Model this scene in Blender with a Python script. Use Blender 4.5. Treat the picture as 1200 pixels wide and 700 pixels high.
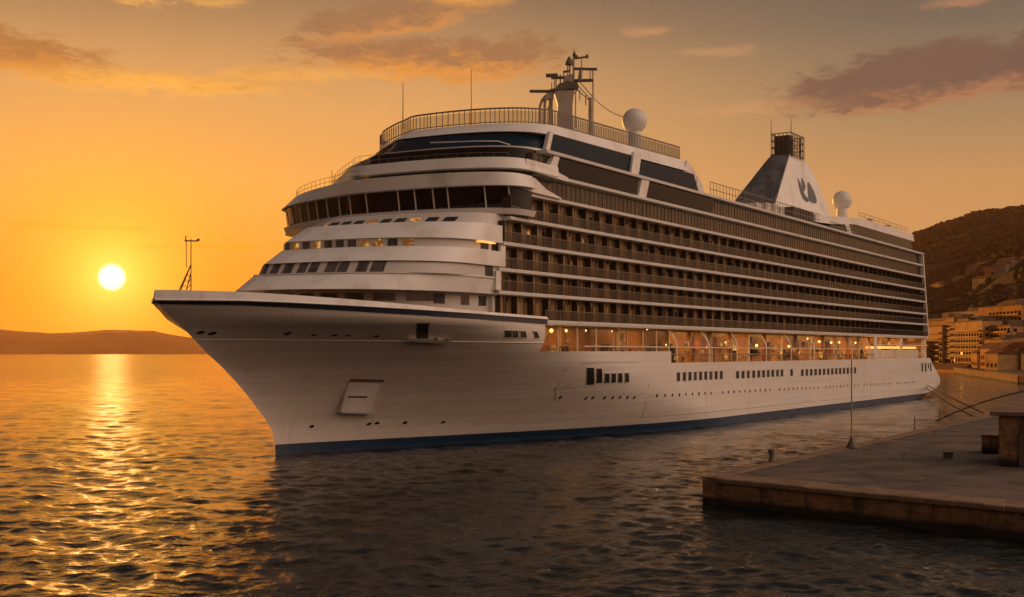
import bpy, math, random
import numpy as np
from mathutils import Vector
random.seed(7)
R = math.radians
scene = bpy.context.scene
COL = scene.collection
for o in list(bpy.data.objects):
    bpy.data.objects.remove(o)

# ------------------------------------------------------------------ camera
cam_d = bpy.data.cameras.new("camera")
cam_d.sensor_width = 36.0
cam_d.lens = 42.0
cam_d.shift_y = 62.0 / 1200.0
cam_d.clip_start = 0.5
cam_d.clip_end = 40000
cam = bpy.data.objects.new("camera", cam_d)
cam.location = (0, 0, 10)
cam.rotation_euler = (R(90), 0, 0)
COL.objects.link(cam)
scene.camera = cam

# ------------------------------------------------------------------ sky, sun, exposure
SUN_AZ, SUN_EL = R(-18.52), R(3.37)
SUN_DIR = Vector((math.sin(SUN_AZ) * math.cos(SUN_EL), math.cos(SUN_AZ) * math.cos(SUN_EL), math.sin(SUN_EL)))
scene.view_settings.view_transform = 'Standard'
scene.view_settings.look = 'None'
scene.view_settings.gamma = 1.0
scene.view_settings.exposure = 0.0
scene.view_settings.use_curve_mapping = False
cy = scene.cycles
cy.use_denoising = True
cy.sample_clamp_indirect = 3.0
cy.sample_clamp_direct = 1.4
cy.max_bounces = 8
cy.transparent_max_bounces = 12
cy.caustics_reflective = False
cy.caustics_refractive = False


class NT:
    """tiny helper to write node maths"""
    def __init__(self, tree):
        self.t = tree
    def new(self, kind, **kw):
        n = self.t.nodes.new(kind)
        for k, v in kw.items():
            setattr(n, k, v)
        return n
    def put(self, sock, v):
        if isinstance(v, bpy.types.NodeSocket):
            self.t.links.new(v, sock)
        elif v is not None:
            sock.default_value = v
    def m(self, op, a, b=None, c=None, clamp=False):
        n = self.new('ShaderNodeMath', operation=op, use_clamp=clamp)
        for i, v in enumerate((a, b, c)):
            if v is not None:
                self.put(n.inputs[i], v)
        return n.outputs[0]
    def rng(self, v, a, b, c=0.0, d=1.0, kind='SMOOTHSTEP'):
        n = self.new('ShaderNodeMapRange', interpolation_type=kind)
        for s, x in zip(('Value', 'From Min', 'From Max', 'To Min', 'To Max'), (v, a, b, c, d)):
            self.put(n.inputs[s], x)
        return n.outputs['Result']
    def mix(self, f, a, b, blend='MIX'):
        n = self.new('ShaderNodeMix', data_type='RGBA', blend_type=blend)
        n.clamp_factor = True
        self.put(n.inputs['Factor'], f)
        for s, v in ((n.inputs[6], a), (n.inputs[7], b)):
            if isinstance(v, (tuple, list)):
                v = (*v[:3], 1.0)
            self.put(s, v)
        return n.outputs[2]
    def noise(self, vec, scale, detail=4, rough=.5, dist=0.0):
        n = self.new('ShaderNodeTexNoise')
        self.put(n.inputs['Vector'], vec)
        n.inputs['Scale'].default_value = scale
        n.inputs['Detail'].default_value = detail
        n.inputs['Roughness'].default_value = rough
        n.inputs['Distortion'].default_value = dist
        return n.outputs['Fac']
    def ramp(self, f, stops):
        n = self.new('ShaderNodeValToRGB')
        e = n.color_ramp.elements
        while len(e) < len(stops):
            e.new(.5)
        for el, (p, c) in zip(e, stops):
            el.position = p
            el.color = (*c, 1)
        self.put(n.inputs['Fac'], f)
        return n.outputs['Color']
    def mapping(self, vec, scale=(1, 1, 1), loc=(0, 0, 0), rot=(0, 0, 0)):
        n = self.new('ShaderNodeMapping')
        self.put(n.inputs['Vector'], vec)
        n.inputs['Scale'].default_value = scale
        n.inputs['Location'].default_value = loc
        n.inputs['Rotation'].default_value = rot
        return n.outputs[0]


world = bpy.data.worlds.new("World")
scene.world = world
world.use_nodes = True
wt = world.node_tree
wt.nodes.clear()
W = NT(wt)
D = W.new('ShaderNodeTexCoord').outputs['Generated']
sep = W.new('ShaderNodeSeparateXYZ')
wt.links.new(D, sep.inputs[0])
dx, dy, dz = sep.outputs
el = W.m('MULTIPLY', W.m('ARCSINE', dz), 180 / math.pi)          # degrees above the horizon
az = W.m('MULTIPLY', W.m('ARCTAN2', dx, dy), 180 / math.pi)      # degrees right of the view axis
dotn = W.new('ShaderNodeVectorMath', operation='DOT_PRODUCT')
wt.links.new(D, dotn.inputs[0])
dotn.inputs[1].default_value = SUN_DIR
theta = W.m('MULTIPLY', W.m('ARCCOSINE', W.m('MINIMUM', dotn.outputs['Value'], 1.0)), 180 / math.pi)
elc = W.m('MAXIMUM', el, 0.0)
front = W.ramp(W.m('DIVIDE', elc, 90.0, clamp=True), [
    (0.0, (.60, .285, .100)), (.045, (.60, .305, .115)), (.085, (.55, .29, .115)), (.125, (.325, .218, .120)),
    (.165, (.165, .135, .098)), (.215, (.085, .078, .068)), (.28, (.045, .045, .046)), (.5, (.035, .040, .048)), (1.0, (.08, .09, .12))])
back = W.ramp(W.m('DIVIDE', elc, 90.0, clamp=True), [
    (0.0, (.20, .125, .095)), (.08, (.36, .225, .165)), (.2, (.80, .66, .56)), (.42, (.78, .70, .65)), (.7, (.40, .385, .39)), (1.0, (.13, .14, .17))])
glow_side = W.mix(W.rng(dx, -.22, .98), (.13, .133, .145), (3.0, 2.35, 1.9))  # added gain on the unseen rear sky, brighter rightward to light the hull side
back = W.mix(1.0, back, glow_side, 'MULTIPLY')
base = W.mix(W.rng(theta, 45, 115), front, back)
# warm light spreading round the low sun
wide = W.m('MULTIPLY', W.rng(theta, 40, 15), W.rng(el, 10.5, 19.0, .85, .0))
base = W.mix(wide, base, (.66, .355, .135))
g1 = W.m('POWER', 2.718, W.m('MULTIPLY', W.m('POWER', W.m('DIVIDE', theta, 16.5), 1.8), -1.0))
elfade = W.rng(el, 5.5, 14.5, 1.0, .12)
base = W.mix(W.m('MULTIPLY', W.m('MULTIPLY', g1, .95), elfade), base, (.96, .425, .062))
low = W.m('MULTIPLY', W.m('POWER', 2.718, W.m('MULTIPLY', W.m('POWER', W.m('DIVIDE', theta, 12.0), 3.0), -1.0)), W.rng(el, 0.8, 8.5, 1.0, 0.0))
base = W.mix(low, base, (.92, .180, .0))
g2 = W.m('POWER', 2.718, W.m('MULTIPLY', W.m('POWER', W.m('DIVIDE', theta, 3.6), 1.35), -1.0))
base = W.mix(W.m('MULTIPLY', g2, .95), base, (.98, .43, .0))
g3 = W.m('POWER', 2.718, W.m('MULTIPLY', W.m('POWER', W.m('DIVIDE', theta, 1.7), 1.1), -1.0))
base = W.mix(W.m('MULTIPLY', g3, .9), base, (1.9, 1.15, .20))
# clouds: torn banks at fixed bearings
cv = W.new('ShaderNodeCombineXYZ')
W.put(cv.inputs[0], W.m('MULTIPLY', az, .55))
W.put(cv.inputs[1], W.m('MULTIPLY', el, 1.5))
cvec = cv.outputs[0]
n_big = W.noise(cvec, .36, 7, .62, .7)
n_fine = W.noise(cvec, 1.5, 8, .70, .5)
warp = W.m('ADD', W.m('MULTIPLY', W.m('SUBTRACT', n_big, .5), 2.7), W.m('MULTIPLY', W.m('SUBTRACT', n_fine, .5), 2.6))
def bank(a0, e0, ra, re, tilt=0.0, soft=.75, torn=1.0):
    soft *= .8
    u = W.m('SUBTRACT', az, a0)
    v = W.m('SUBTRACT', W.m('SUBTRACT', el, e0), W.m('MULTIPLY', u, tilt))
    q = W.m('SQRT', W.m('ADD', W.m('POWER', W.m('DIVIDE', u, ra), 2.0), W.m('POWER', W.m('DIVIDE', v, re), 2.0)))
    q = W.m('SUBTRACT', q, W.m('MULTIPLY', warp, torn))
    return W.rng(q, 1.0, 1.0 - soft), v
def lay(col, mask, v, lit, dark, hi=.6, lo=-.6, amount=.9):
    shade = W.rng(W.m('ADD', v, W.m('MULTIPLY', warp, .9)), lo, hi)
    return W.mix(W.m('MULTIPLY', mask, amount), col, W.mix(shade, lit, dark))
for (a0, e0, ra, re, tilt, soft, torn, lit, dark, amt) in [
        (-4.2, 13.8, 7.6, 1.35, .015, .6, .55, (.72, .28, .055), (.30, .155, .075), .97),
        (-5.2, 15.6, 6.0, 1.1, .16, .6, .6, (.66, .27, .07), (.28, .155, .08), .95),
        (-2.3, 16.4, 3.4, .45, .0, .9, .6, (.74, .33, .08), (.42, .22, .09), .85),
        (-23.2, 13.1, 5.4, 1.15, -.05, .6, .5, (.72, .28, .045), (.36, .165, .055), .97),
        (-16.5, 12.3, 7.5, .70, .0, .9, .7, (1.0, .47, .075), (.62, .29, .07), .85),
        (-17.6, 16.2, 3.0, .8, .0, .8, .7, (.92, .45, .10), (.50, .28, .09), .85),
        (-14.0, 15.9, 2.2, .45, .0, .9, .7, (.88, .43, .09), (.55, .30, .10), .7),
        (-10.5, 12.9, 7.5, .45, .02, .9, .8, (.88, .42, .08), (.66, .33, .09), .7),
        (19.6, 12.3, 7.8, 1.6, .085, .45, .34, (.42, .19, .09), (.165, .098, .072), .97),
        (25.5, 12.6, 5.5, 1.7, .05, .6, .45, (.35, .15, .08), (.16, .095, .075), .95),
        (20.4, 15.3, 2.4, .42, .05, .8, .7, (.45, .21, .11), (.30, .17, .11), .8),
        (23.5, 15.9, 2.6, .55, .05, .8, .7, (.36, .18, .11), (.24, .14, .10), .7),
        (6.6, 14.9, 2.2, .35, .0, 1.0, .7, (.62, .29, .12), (.45, .24, .12), .65),
        (9.5, 13.9, 3.4, .4, .0, 1.0, .7, (.60, .31, .14), (.50, .28, .14), .5),
        (11.0, 11.3, 5.0, .5, .03, 1.0, .7, (.70, .34, .13), (.60, .30, .13), .4),
        (-13.0, 4.9, 6.0, .22, .02, 1.0, .5, (1.0, .42, .02), (.80, .26, .01), .5),
        (-19.5, 5.6, 5.0, .18, -.01, 1.0, .5, (1.0, .50, .03), (.90, .34, .01), .5)]:
    mk, v = bank(a0, e0, ra, re, tilt, soft, torn)
    base = lay(base, mk, v, lit, dark, amount=amt, **(dict(lo=-1.35, hi=-.25) if a0 > 18.5 and e0 < 13 else dict(lo=-.95, hi=.25) if a0 < 0 and e0 > 13 and amt > .9 else {}))
# the rest of the dome carries scattered thin cloud too
thin = W.m('MULTIPLY', W.rng(n_big, .52, .75), W.m('MULTIPLY', W.rng(el, 15.5, 24.0), .6))
base = W.mix(thin, base, (.36, .24, .16))
disc = W.rng(theta, .66, .36)
base = W.mix(disc, base, (4.0, 3.85, 3.4))
below = W.rng(el, -1.2, -.15, 0.0, 1.0)
base = W.mix(below, (.05, .04, .035), base)
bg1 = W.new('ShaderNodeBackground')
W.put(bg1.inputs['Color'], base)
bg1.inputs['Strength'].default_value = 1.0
sky = W.new('ShaderNodeTexSky', sky_type='NISHITA')
sky.sun_disc = False
sky.sun_elevation = SUN_EL
sky.sun_rotation = SUN_AZ
sky.dust_density = 2.0
bg2 = W.new('ShaderNodeBackground')
W.put(bg2.inputs['Color'], W.mix(1.0, sky.outputs[0], (.10, .058, .022), 'MULTIPLY'))
bg2.inputs['Strength'].default_value = 0.05
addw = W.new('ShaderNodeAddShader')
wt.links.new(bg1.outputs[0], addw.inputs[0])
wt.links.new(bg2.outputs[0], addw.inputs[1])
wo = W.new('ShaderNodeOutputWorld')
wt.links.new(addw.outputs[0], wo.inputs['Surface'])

sun_d = bpy.data.lights.new("sun", 'SUN')
sun_d.energy = 5.0
sun_d.angle = R(.6)
sun_d.color = (1.0, .42, .085)
sun = bpy.data.objects.new("sun", sun_d)
sun.rotation_euler = SUN_DIR.to_track_quat('Z', 'Y').to_euler()
sun.location = SUN_DIR * 300
COL.objects.link(sun)


# ------------------------------------------------------------------ helpers
def tag(o, label=None, cat=None, group=None, kind=None):
    if label: o['label'] = label
    if cat: o['category'] = cat
    if group: o['group'] = group
    if kind: o['kind'] = kind
    return o


def empty(name, loc=(0, 0, 0), rz=0.0, **kw):
    o = bpy.data.objects.new(name, None)
    o.empty_display_size = .5
    o.location = loc
    o.rotation_euler = (0, 0, rz)
    COL.objects.link(o)
    return tag(o, **kw)


def link_copy(src, parent=None, loc=None, rz=None):
    c = src.copy()
    COL.objects.link(c)
    if parent: c.parent = parent
    if loc is not None: c.location = loc
    if rz is not None: c.rotation_euler = (0, 0, rz)
    return c


class MB:
    def __init__(self):
        self.v, self.f, self.mi = [], [], []
        self.m = 0
    def vert(self, p):
        self.v.append(tuple(p)); return len(self.v) - 1
    def face(self, pts):
        i = [self.vert(p) for p in pts]
        self.f.append(i); self.mi.append(self.m)
    def idx(self, ids):
        self.f.append(list(ids)); self.mi.append(self.m)
    def box(self, a, b):
        (x0, y0, z0), (x1, y1, z1) = [tuple(min(p, q) for p, q in zip(a, b)), tuple(max(p, q) for p, q in zip(a, b))]
        k = [self.vert(p) for p in ((x0, y0, z0), (x1, y0, z0), (x1, y1, z0), (x0, y1, z0), (x0, y0, z1), (x1, y0, z1), (x1, y1, z1), (x0, y1, z1))]
        for q in ((3, 2, 1, 0), (4, 5, 6, 7), (0, 1, 5, 4), (1, 2, 6, 5), (2, 3, 7, 6), (3, 0, 4, 7)):
            self.idx([k[i] for i in q])
    def tube(self, p, q, r, r2=None, n=6, cap=True):
        p, q = Vector(p), Vector(q)
        r2 = r if r2 is None else r2
        d = (q - p).normalized()
        u = d.orthogonal().normalized(); w = d.cross(u)
        A = [self.vert(p + (u * math.cos(t) + w * math.sin(t)) * r) for t in [2 * math.pi * i / n for i in range(n)]]
        B = [self.vert(q + (u * math.cos(t) + w * math.sin(t)) * r2) for t in [2 * math.pi * i / n for i in range(n)]]
        for i in range(n):
            self.idx([A[i], A[(i + 1) % n], B[(i + 1) % n], B[i]])
        if cap:
            self.idx(A[::-1]); self.idx(B)
    def path(self, pts, r, n=6):
        for a, b in zip(pts, pts[1:]):
            self.tube(a, b, r, n=n)
    def lathe(self, prof, c, n=20):
        rings = []
        for r, z in prof:
            rings.append([self.vert((c[0] + r * math.cos(2 * math.pi * i / n), c[1] + r * math.sin(2 * math.pi * i / n), c[2] + z)) for i in range(n)])
        for A, B in zip(rings, rings[1:]):
            for i in range(n):
                self.idx([A[i], A[(i + 1) % n], B[(i + 1) % n], B[i]])
        self.idx(rings[0][::-1]); self.idx(rings[-1])
    def prism(self, poly_a, poly_b):
        A = [self.vert(p) for p in poly_a]; B = [self.vert(p) for p in poly_b]
        n = len(A)
        for i in range(n):
            self.idx([A[i], A[(i + 1) % n], B[(i + 1) % n], B[i]])
        self.idx(A[::-1]); self.idx(B)
    def build(self, name, mats, parent=None, smooth=False, angle=35, bevel=0.0, **kw):
        me = bpy.data.meshes.new(name)
        me.from_pydata(self.v, [], self.f)
        if not isinstance(mats, (list, tuple)): mats = [mats]
        for m_ in mats: me.materials.append(m_)
        if len(mats) > 1:
            me.polygons.foreach_set('material_index', self.mi)
        me.update()
        o = bpy.data.objects.new(name, me)
        COL.objects.link(o)
        if parent: o.parent = parent
        if smooth:
            me.polygons.foreach_set('use_smooth', [True] * len(me.polygons))
            if angle < 180:
                try:
                    me.set_sharp_from_angle(angle=R(angle))
                except Exception:
                    pass
        if bevel:
            b = o.modifiers.new('bevel', 'BEVEL'); b.width = bevel; b.segments = 2
            b.limit_method = 'ANGLE'; b.angle_limit = R(40)
        return tag(o, **kw)


def material(name, col, rough=.5, metal=0.0, var=None, emit=None, estr=0.0, spec=.5, alpha=1.0, bump=None, coat=0.0):
    """var = (noise scale vector, second colour, low, high); bump = (scale vector, strength, distance)"""
    m = bpy.data.materials.new(name)
    m.use_nodes = True
    N = NT(m.node_tree)
    b = m.node_tree.nodes['Principled BSDF']
    b.inputs['Roughness'].default_value = rough
    b.inputs['Metallic'].default_value = metal
    b.inputs['Specular IOR Level'].default_value = spec
    b.inputs['Alpha'].default_value = alpha
    b.inputs['Coat Weight'].default_value = coat
    tc = N.new('ShaderNodeTexCoord').outputs['Object']
    if var:
        sc, c2, lo, hi = var
        f = N.rng(N.noise(N.mapping(tc, sc), 1.0, 6, .6), lo, hi)
        N.put(b.inputs['Base Color'], N.mix(f, col, c2))
    else:
        b.inputs['Base Color'].default_value = (*col, 1)
    if emit:
        b.inputs['Emission Color'].default_value = (*emit, 1)
        b.inputs['Emission Strength'].default_value = estr
    if bump:
        sc, st, di = bump
        bn = N.new('ShaderNodeBump')
        bn.inputs['Strength'].default_value = st
        bn.inputs['Distance'].default_value = di
        N.put(bn.inputs['Height'], N.noise(N.mapping(tc, sc), 1.0, 5, .55))
        N.put(b.inputs['Normal'], bn.outputs[0])
    return m


def nt_of(m):
    return NT(m.node_tree), m.node_tree.nodes['Principled BSDF'], [n for n in m.node_tree.nodes if n.type == 'TEX_COORD'][0].outputs['Object']


M = {}
M['white'] = material('ship_white_paint', (.76, .735, .70), .38, var=((.35, .35, .25), (.60, .55, .49), .46, .74), bump=((.06, .06, 1.6), .10, .05))
M['edge'] = material('deck_edge_paint', (.70, .67, .63), .35, var=((.3, .3, 1.), (.55, .50, .45), .5, .75))
M['teak'] = material('teak_deck', (.20, .14, .09), .7)
M['navy'] = material('navy_stripe', (.012, .022, .045), .4)
M['boot'] = material('blue_boot_topping', (.012, .045, .10), .45, var=((.4, .4, 1), (.010, .03, .06), .4, .7))
M['dark'] = material('dark_opening', (.012, .011, .010), .5)
M['glass'] = material('dark_ship_glass', (.009, .008, .008), .10, spec=.10)
M['bluglass'] = material('blue_tinted_glass', (.005, .020, .034), .14, spec=.07)
M['greypane'] = material('grey_curtained_pane', (.10, .09, .085), .12, var=((1.2, 1.2, .3), (.045, .04, .04), .4, .65))
M['lit'] = material('lit_and_glint_pane', (.3, .18, .06), .3, emit=(1.0, .50, .10), estr=.9)  # emission stands for lamplight and for sun glints reflected in the panes
M['frame'] = material('window_frame_paint', (.55, .52, .48), .4)
M['divider'] = material('divider_screen', (.055, .036, .021), .3, spec=.3)
M['screen'] = material('smoked_screen', (.030, .022, .015), .22, spec=.3, var=((1.1, .01, .01), (.10, .066, .036), .4, .65))
M['rail'] = material('rail_steel', (.20, .165, .13), .45)
M['railwhite'] = material('white_rail', (.70, .67, .63), .4)
M['railglass'] = material('tinted_balustrade_glass', (.045, .03, .018), .10, alpha=.34, spec=.5)
M['bayglass'] = material('promenade_bay_glass', (.05, .03, .016), .10, alpha=.34, spec=.5)
M['mast'] = material('mast_paint', (.34, .28, .22), .5, var=((.8, .8, .5), (.28, .22, .17), .45, .7))
M['rust'] = material('dark_gear', (.10, .075, .055), .6)
M['radome'] = material('radome_shell', (.62, .60, .58), .45)
M['funnelgrey'] = material('funnel_louvre_grey', (.10, .10, .105), .5, var=((.5, .5, .12), (.20, .195, .19), .45, .62), bump=((1.6, 1.6, .06), .5, .2))
M['logo'] = material('emblem_blue_grey', (.055, .075, .10), .5)
M['warmwall'] = material('promenade_wood', (.33, .165, .06), .3, var=((.25, .9, .25), (.15, .075, .028), .40, .60))
M['lamp'] = material('warm_lamp', (.9, .6, .3), .4, emit=(1.0, .52, .13), estr=5.0)
M['warm_glow'] = material('soft_warm_glow', (.9, .6, .3), .4, emit=(1.0, .42, .09), estr=1.0)
for k_ in ('lit', 'warm_glow'):
    N, b, tc = nt_of(M[k_])
    f_ = N.rng(N.noise(N.mapping(tc, (1.3, 1.3, 1.3)), 1.0, 4, .6), .47, .72)
    N.put(b.inputs['Emission Color'], N.mix(f_, (.16, .055, .012), (1.0, .50, .11)))
    N.put(b.inputs['Base Color'], N.mix(f_, (.05, .03, .02), (.3, .18, .06)))
M['trough'] = material('warm_light_strip', (.9, .6, .3), .4, emit=(1.0, .47, .12), estr=1.1)
M['orange'] = material('orange_cover', (.40, .13, .03), .5)

# hull plating: faint horizontal strakes and weld seams
M['hull'] = material('hull_white_paint', (.70, .675, .65), .34)
N, b, tc = nt_of(M['hull'])
v1 = N.rng(N.noise(N.mapping(tc, (.03, .03, 2.6)), 1.0, 7, .7), .34, .70)
v2 = N.rng(N.noise(N.mapping(tc, (.9, .9, .045)), 1.0, 6, .62), .55, .80)
v3 = N.rng(N.noise(N.mapping(tc, (.10, .10, .16)), 1.0, 4, .6), .40, .70)
c = N.mix(N.m('MULTIPLY', v1, .75), (.76, .725, .685), (.60, .55, .50))
c = N.mix(N.m('MULTIPLY', v3, .35), c, (.62, .55, .48))
c = N.mix(N.m('MULTIPLY', v2, .55), c, (.42, .33, .25))
N.put(b.inputs['Base Color'], c)
br = N.new('ShaderNodeTexBrick')
sx = N.new('ShaderNodeSeparateXYZ'); N.put(sx.inputs[0], tc)
cx = N.new('ShaderNodeCombineXYZ'); N.put(cx.inputs[0], sx.outputs[0]); N.put(cx.inputs[1], sx.outputs[2])
N.put(br.inputs['Vector'], cx.outputs[0])
br.inputs['Scale'].default_value = 1.0
br.inputs['Brick Width'].default_value = 9.0
br.inputs['Row Height'].default_value = 1.45
br.inputs['Mortar Size'].default_value = .035
br.inputs['Mortar Smooth'].default_value = 1.0
hgt = N.m('ADD', N.m('MULTIPLY', br.outputs['Fac'], -.25), N.m('MULTIPLY', N.noise(N.mapping(tc, (.12, .12, 2.2)), 1.0, 4, .5), 1.0))
bn = N.new('ShaderNodeBump'); bn.inputs['Strength'].default_value = .45; bn.inputs['Distance'].default_value = .06
N.put(bn.inputs['Height'], hgt)
N.put(b.inputs['Normal'], bn.outputs[0])

# cabin fronts: glass doors with drawn curtains, bay by bay
M['cabin'] = material('cabin_glass_and_curtains', (.05, .04, .03), .2, spec=.5)
N, b, tc = nt_of(M['cabin'])
sx = N.new('ShaderNodeSeparateXYZ'); N.put(sx.inputs[0], tc)
cx = N.new('ShaderNodeCombineXYZ'); N.put(cx.inputs[0], N.m('MULTIPLY', sx.outputs[0], .8)); N.put(cx.inputs[1], N.m('FLOOR', N.m('DIVIDE', sx.outputs[2], 2.5)))
wn = N.noise(cx.outputs[0], 1.0, 2, .4)
cx2 = N.new('ShaderNodeCombineXYZ'); N.put(cx2.inputs[0], N.m('MULTIPLY', sx.outputs[0], 5.0)); N.put(cx2.inputs[1], N.m('FLOOR', N.m('DIVIDE', sx.outputs[2], 2.5)))
fold = N.noise(cx2.outputs[0], 1.0, 3, .6)
cur = N.mix(N.rng(fold, .3, .7), (.09, .052, .022), (.52, .33, .15))
N.put(b.inputs['Base Color'], N.mix(N.rng(wn, .38, .56), (.022, .016, .011), cur))


# ------------------------------------------------------------------ the ship
STEM = [(-2, .6), (0, 0.0), (1.24, -.12), (2.4, -.46), (3.68, -1.49), (6.43, -4.27), (8.6, -6.93), (10, -8.99), (11.3, -10.5), (13.8, -14.0), (14.5, -14.8), (16, -16.2)]


def lerp_tab(t, x):
    for (a, b_), (c_, e) in zip(t, t[1:]):
        if x <= c_:
            return b_ + (e - b_) * (x - a) / (c_ - a)
    return t[-1][1]


def hull_w(s, z):
    """half breadth of the hull at station s and height z"""
    z = max(-2., min(16., z)); st = lerp_tab(STEM, z)
    if s <= st: return 0.
    v = min(1, max(0, z / 12.7)) ** .98
    end = 72 * (1 - v) ** .85 + 14 * v
    q = min(1, (s - st) / (end - st))
    a = 1.75 + .45 * v; bb = 1.25 - .25 * v
    w = 17.2 * (1 - (1 - q) ** a) ** bb
    if s > 150:
        e1 = lerp_tab(RUN, z); e0 = e1 - 22
        if s > e0:
            w *= max(0, 1 - min(1, (s - e0) / 22) ** 3.2) ** .55
    return w


RUN = [(-2, 182), (0, 189), (.8, 197), (1.5, 203.5), (2.3, 206.7), (3.2, 207.8), (4.2, 207.2), (5.4, 204.8), (7, 201), (8.55, 198.5), (16, 190)]
SHEER = [(-14.8, 14.38), (-10, 14.36), (-7.1, 14.24), (-3.6, 14.07), (.5, 13.88), (5.4, 13.68), (12.3, 13.47), (21.7, 13.3), (30, 13.3)]


def sheer(s):
    return lerp_tab(SHEER, s)


BOW = Vector((-22.705, 114.754, 0))
ship = empty('cruise_ship', BOW, math.atan2(.84117848, .54075759),
             label='large white cruise ship with tiers of balconies and a blue waterline, moored beyond the pier', cat='cruise ship')


def P(s, lat, z):
    return (s, -lat, z)


PORT = 1
# hull shell
S_NOTCH = 21.6
zl = [-1.6, -.8, 0, .5, 1.05, 1.6, 2.0, 2.4, 2.8, 3.2, 3.6, 4, 4.5, 5, 5.5, 6, 7, 8, 8.55, 9.3, 10.0, 10.8, 11.6, 12.4, 13.0, 13.3, 13.6, 13.9, 14.2, 14.4]
qs = [1 - (1 - i / 60) ** 1.0 for i in range(61)]
qs = [q ** 1.35 for q in qs]
tail = [21.6 + (52 - 21.6) * i / 16 for i in range(1, 17)] + [52 + (143 - 52) * i / 40 for i in range(1, 41)] + [143 + (208.5 - 143) * (i / 60) for i in range(1, 61)]
hb = MB()
def hull_cols(z):
    st = lerp_tab(STEM, z)
    return [st + (S_NOTCH - st) * q for q in qs] + tail
for side in (1, -1):
    rows = []
    for z in zl:
        row = []
        for s in hull_cols(z):
            zz = min(z, sheer(s)) if s <= S_NOTCH + .01 else z
            row.append(hb.vert(P(s, side * hull_w(s, zz), zz)))
        rows.append(row)
    for j in range(len(zl) - 1):
        cols = hull_cols(zl[j])
        for i in range(len(cols) - 1):
            s = .5 * (cols[i] + cols[i + 1]); zt = zl[j + 1]
            if s > S_NOTCH and zt > 13.31: continue
            if S_NOTCH < s < 52 and zt > 10.05: continue
            if 52 < s < 143 and zt > 8.6: continue
            if s > 143 and zt > 8.6: continue
            if s > 140 and zt > 0 and hull_w(cols[i], zl[j + 1]) <= 0: continue
            k = [rows[j][i], rows[j][i + 1], rows[j + 1][i + 1], rows[j + 1][i]]
            hb.idx(k if side == 1 else k[::-1])
            hb.mi[-1] = 1 if zt <= 1.06 else 0
hull = hb.build('hull', [M['hull'], M['boot']], ship, smooth=True, angle=60)
# decks closing the hull: foredeck, promenade floors
dk = MB()
ss = [-14.2 + (21.6 + 14.2) * i / 30 for i in range(31)]
for a, b_ in zip(ss, ss[1:]):
    za, zb = sheer(a) - .25, sheer(b_) - .25
    dk.face([P(a, hull_w(a, za) - .05, za), P(a, -hull_w(a, za) + .05, za), P(b_, -hull_w(b_, zb) + .05, zb), P(b_, hull_w(b_, zb) - .05, zb)])
for i in range(16):
    a, b_ = 21.65 + i * 1.9, 21.65 + (i + 1) * 1.9
    wa_, wb_ = hull_w(a, 9.9) - .06, hull_w(b_, 9.9) - .06
    dk.face([P(a, wa_, 9.92), P(a, -wa_, 9.92), P(b_, -wb_, 9.92), P(b_, wb_, 9.92)])
dk.box(P(51.98, 17.0, 8.2), P(180, -17.0, 8.5)); dk.box(P(179.9, 14.5, 8.21), P(192, -14.5, 8.49))
dk.build('main_deck', M['teak'], hull)

# bulwark round the bow with the navy sheer stripe under it
def deck_line(s, dz, off=0.0):
    z = sheer(s)
    return hull_w(s, z) + off, z + dz
bw_s = [-14.78 + (21.9 + 14.78) * (i / 70) ** 1.6 for i in range(71)]
def bulw_h(s):
    return .30 + .62 * max(0, min(1, (8 - s) / 22)) ** 1.0
bmb, smb, lmb = MB(), MB(), MB()
for side in (1, -1):
    for a, b_ in zip(bw_s, bw_s[1:]):
        wa, za = deck_line(a, 0); wb, zb = deck_line(b_, 0)
        ha, hb_ = bulw_h(a), bulw_h(b_)
        def q(s, w, z): return P(s, side * w, z)
        # outer face, cap, inner face; slight tumblehome
        o1, o2 = q(a, wa + .10, za), q(b_, wb + .10, zb)
        t1, t2 = q(a + .12, max(wa - .05, .02), za + ha), q(b_ + .12, wb - .05, zb + hb_)
        i1, i2 = q(a + .45, max(wa - .35, 0), za + ha), q(b_ + .35, max(wb - .30, 0), zb + hb_)
        d1, d2 = q(a + .45, max(wa - .35, 0), za - .2), q(b_ + .35, max(wb - .30, 0), zb - .2)
        for f_ in ([o1, o2, t2, t1], [t1, t2, i2, i1], [i1, i2, d2, d1]):
            bmb.face(f_ if side == 1 else f_[::-1])
        # rounded lip that stands proud
        l = [q(a - .0, wa + .26, za + .02), q(b_, wb + .26, zb + .02), q(b_, wb + .10, zb + .20), q(a, wa + .10, za + .20)]
        lmb.face(l if side == 1 else l[::-1])
        l = [q(a, wa - .02, za - .06), q(b_, wb - .02, zb - .06), q(b_, wb + .26, zb + .02), q(a, wa + .26, za + .02)]
        lmb.face(l if side == 1 else l[::-1])
        sh = .30 + .16 * min(1, max(0, (a + 14.8) / 16)); sh2 = .30 + .16 * min(1, max(0, (b_ + 14.8) / 16))
        prof = (0, .33, .67, 1)
        for u0, u1 in zip(prof, prof[1:]):
            k = [q(a, hull_w(a, za - sh * u1) + .10, za - sh * u1), q(b_, hull_w(b_, zb - sh2 * u1) + .10, zb - sh2 * u1), q(b_, hull_w(b_, zb - sh2 * u0) + .10, zb - sh2 * u0), q(a, hull_w(a, za - sh * u0) + .10, za - sh * u0)]
            smb.face(k if side == 1 else k[::-1])
bmb.build('bulwark', M['white'], hull, smooth=True)
lmb.build('rubbing_lip', M['white'], hull, smooth=True)
smb.build('sheer_stripe', M['navy'], hull, smooth=True)
kb = MB()
kk = [-10.2 + 31.8 * i / 40 for i in range(41)]
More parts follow.
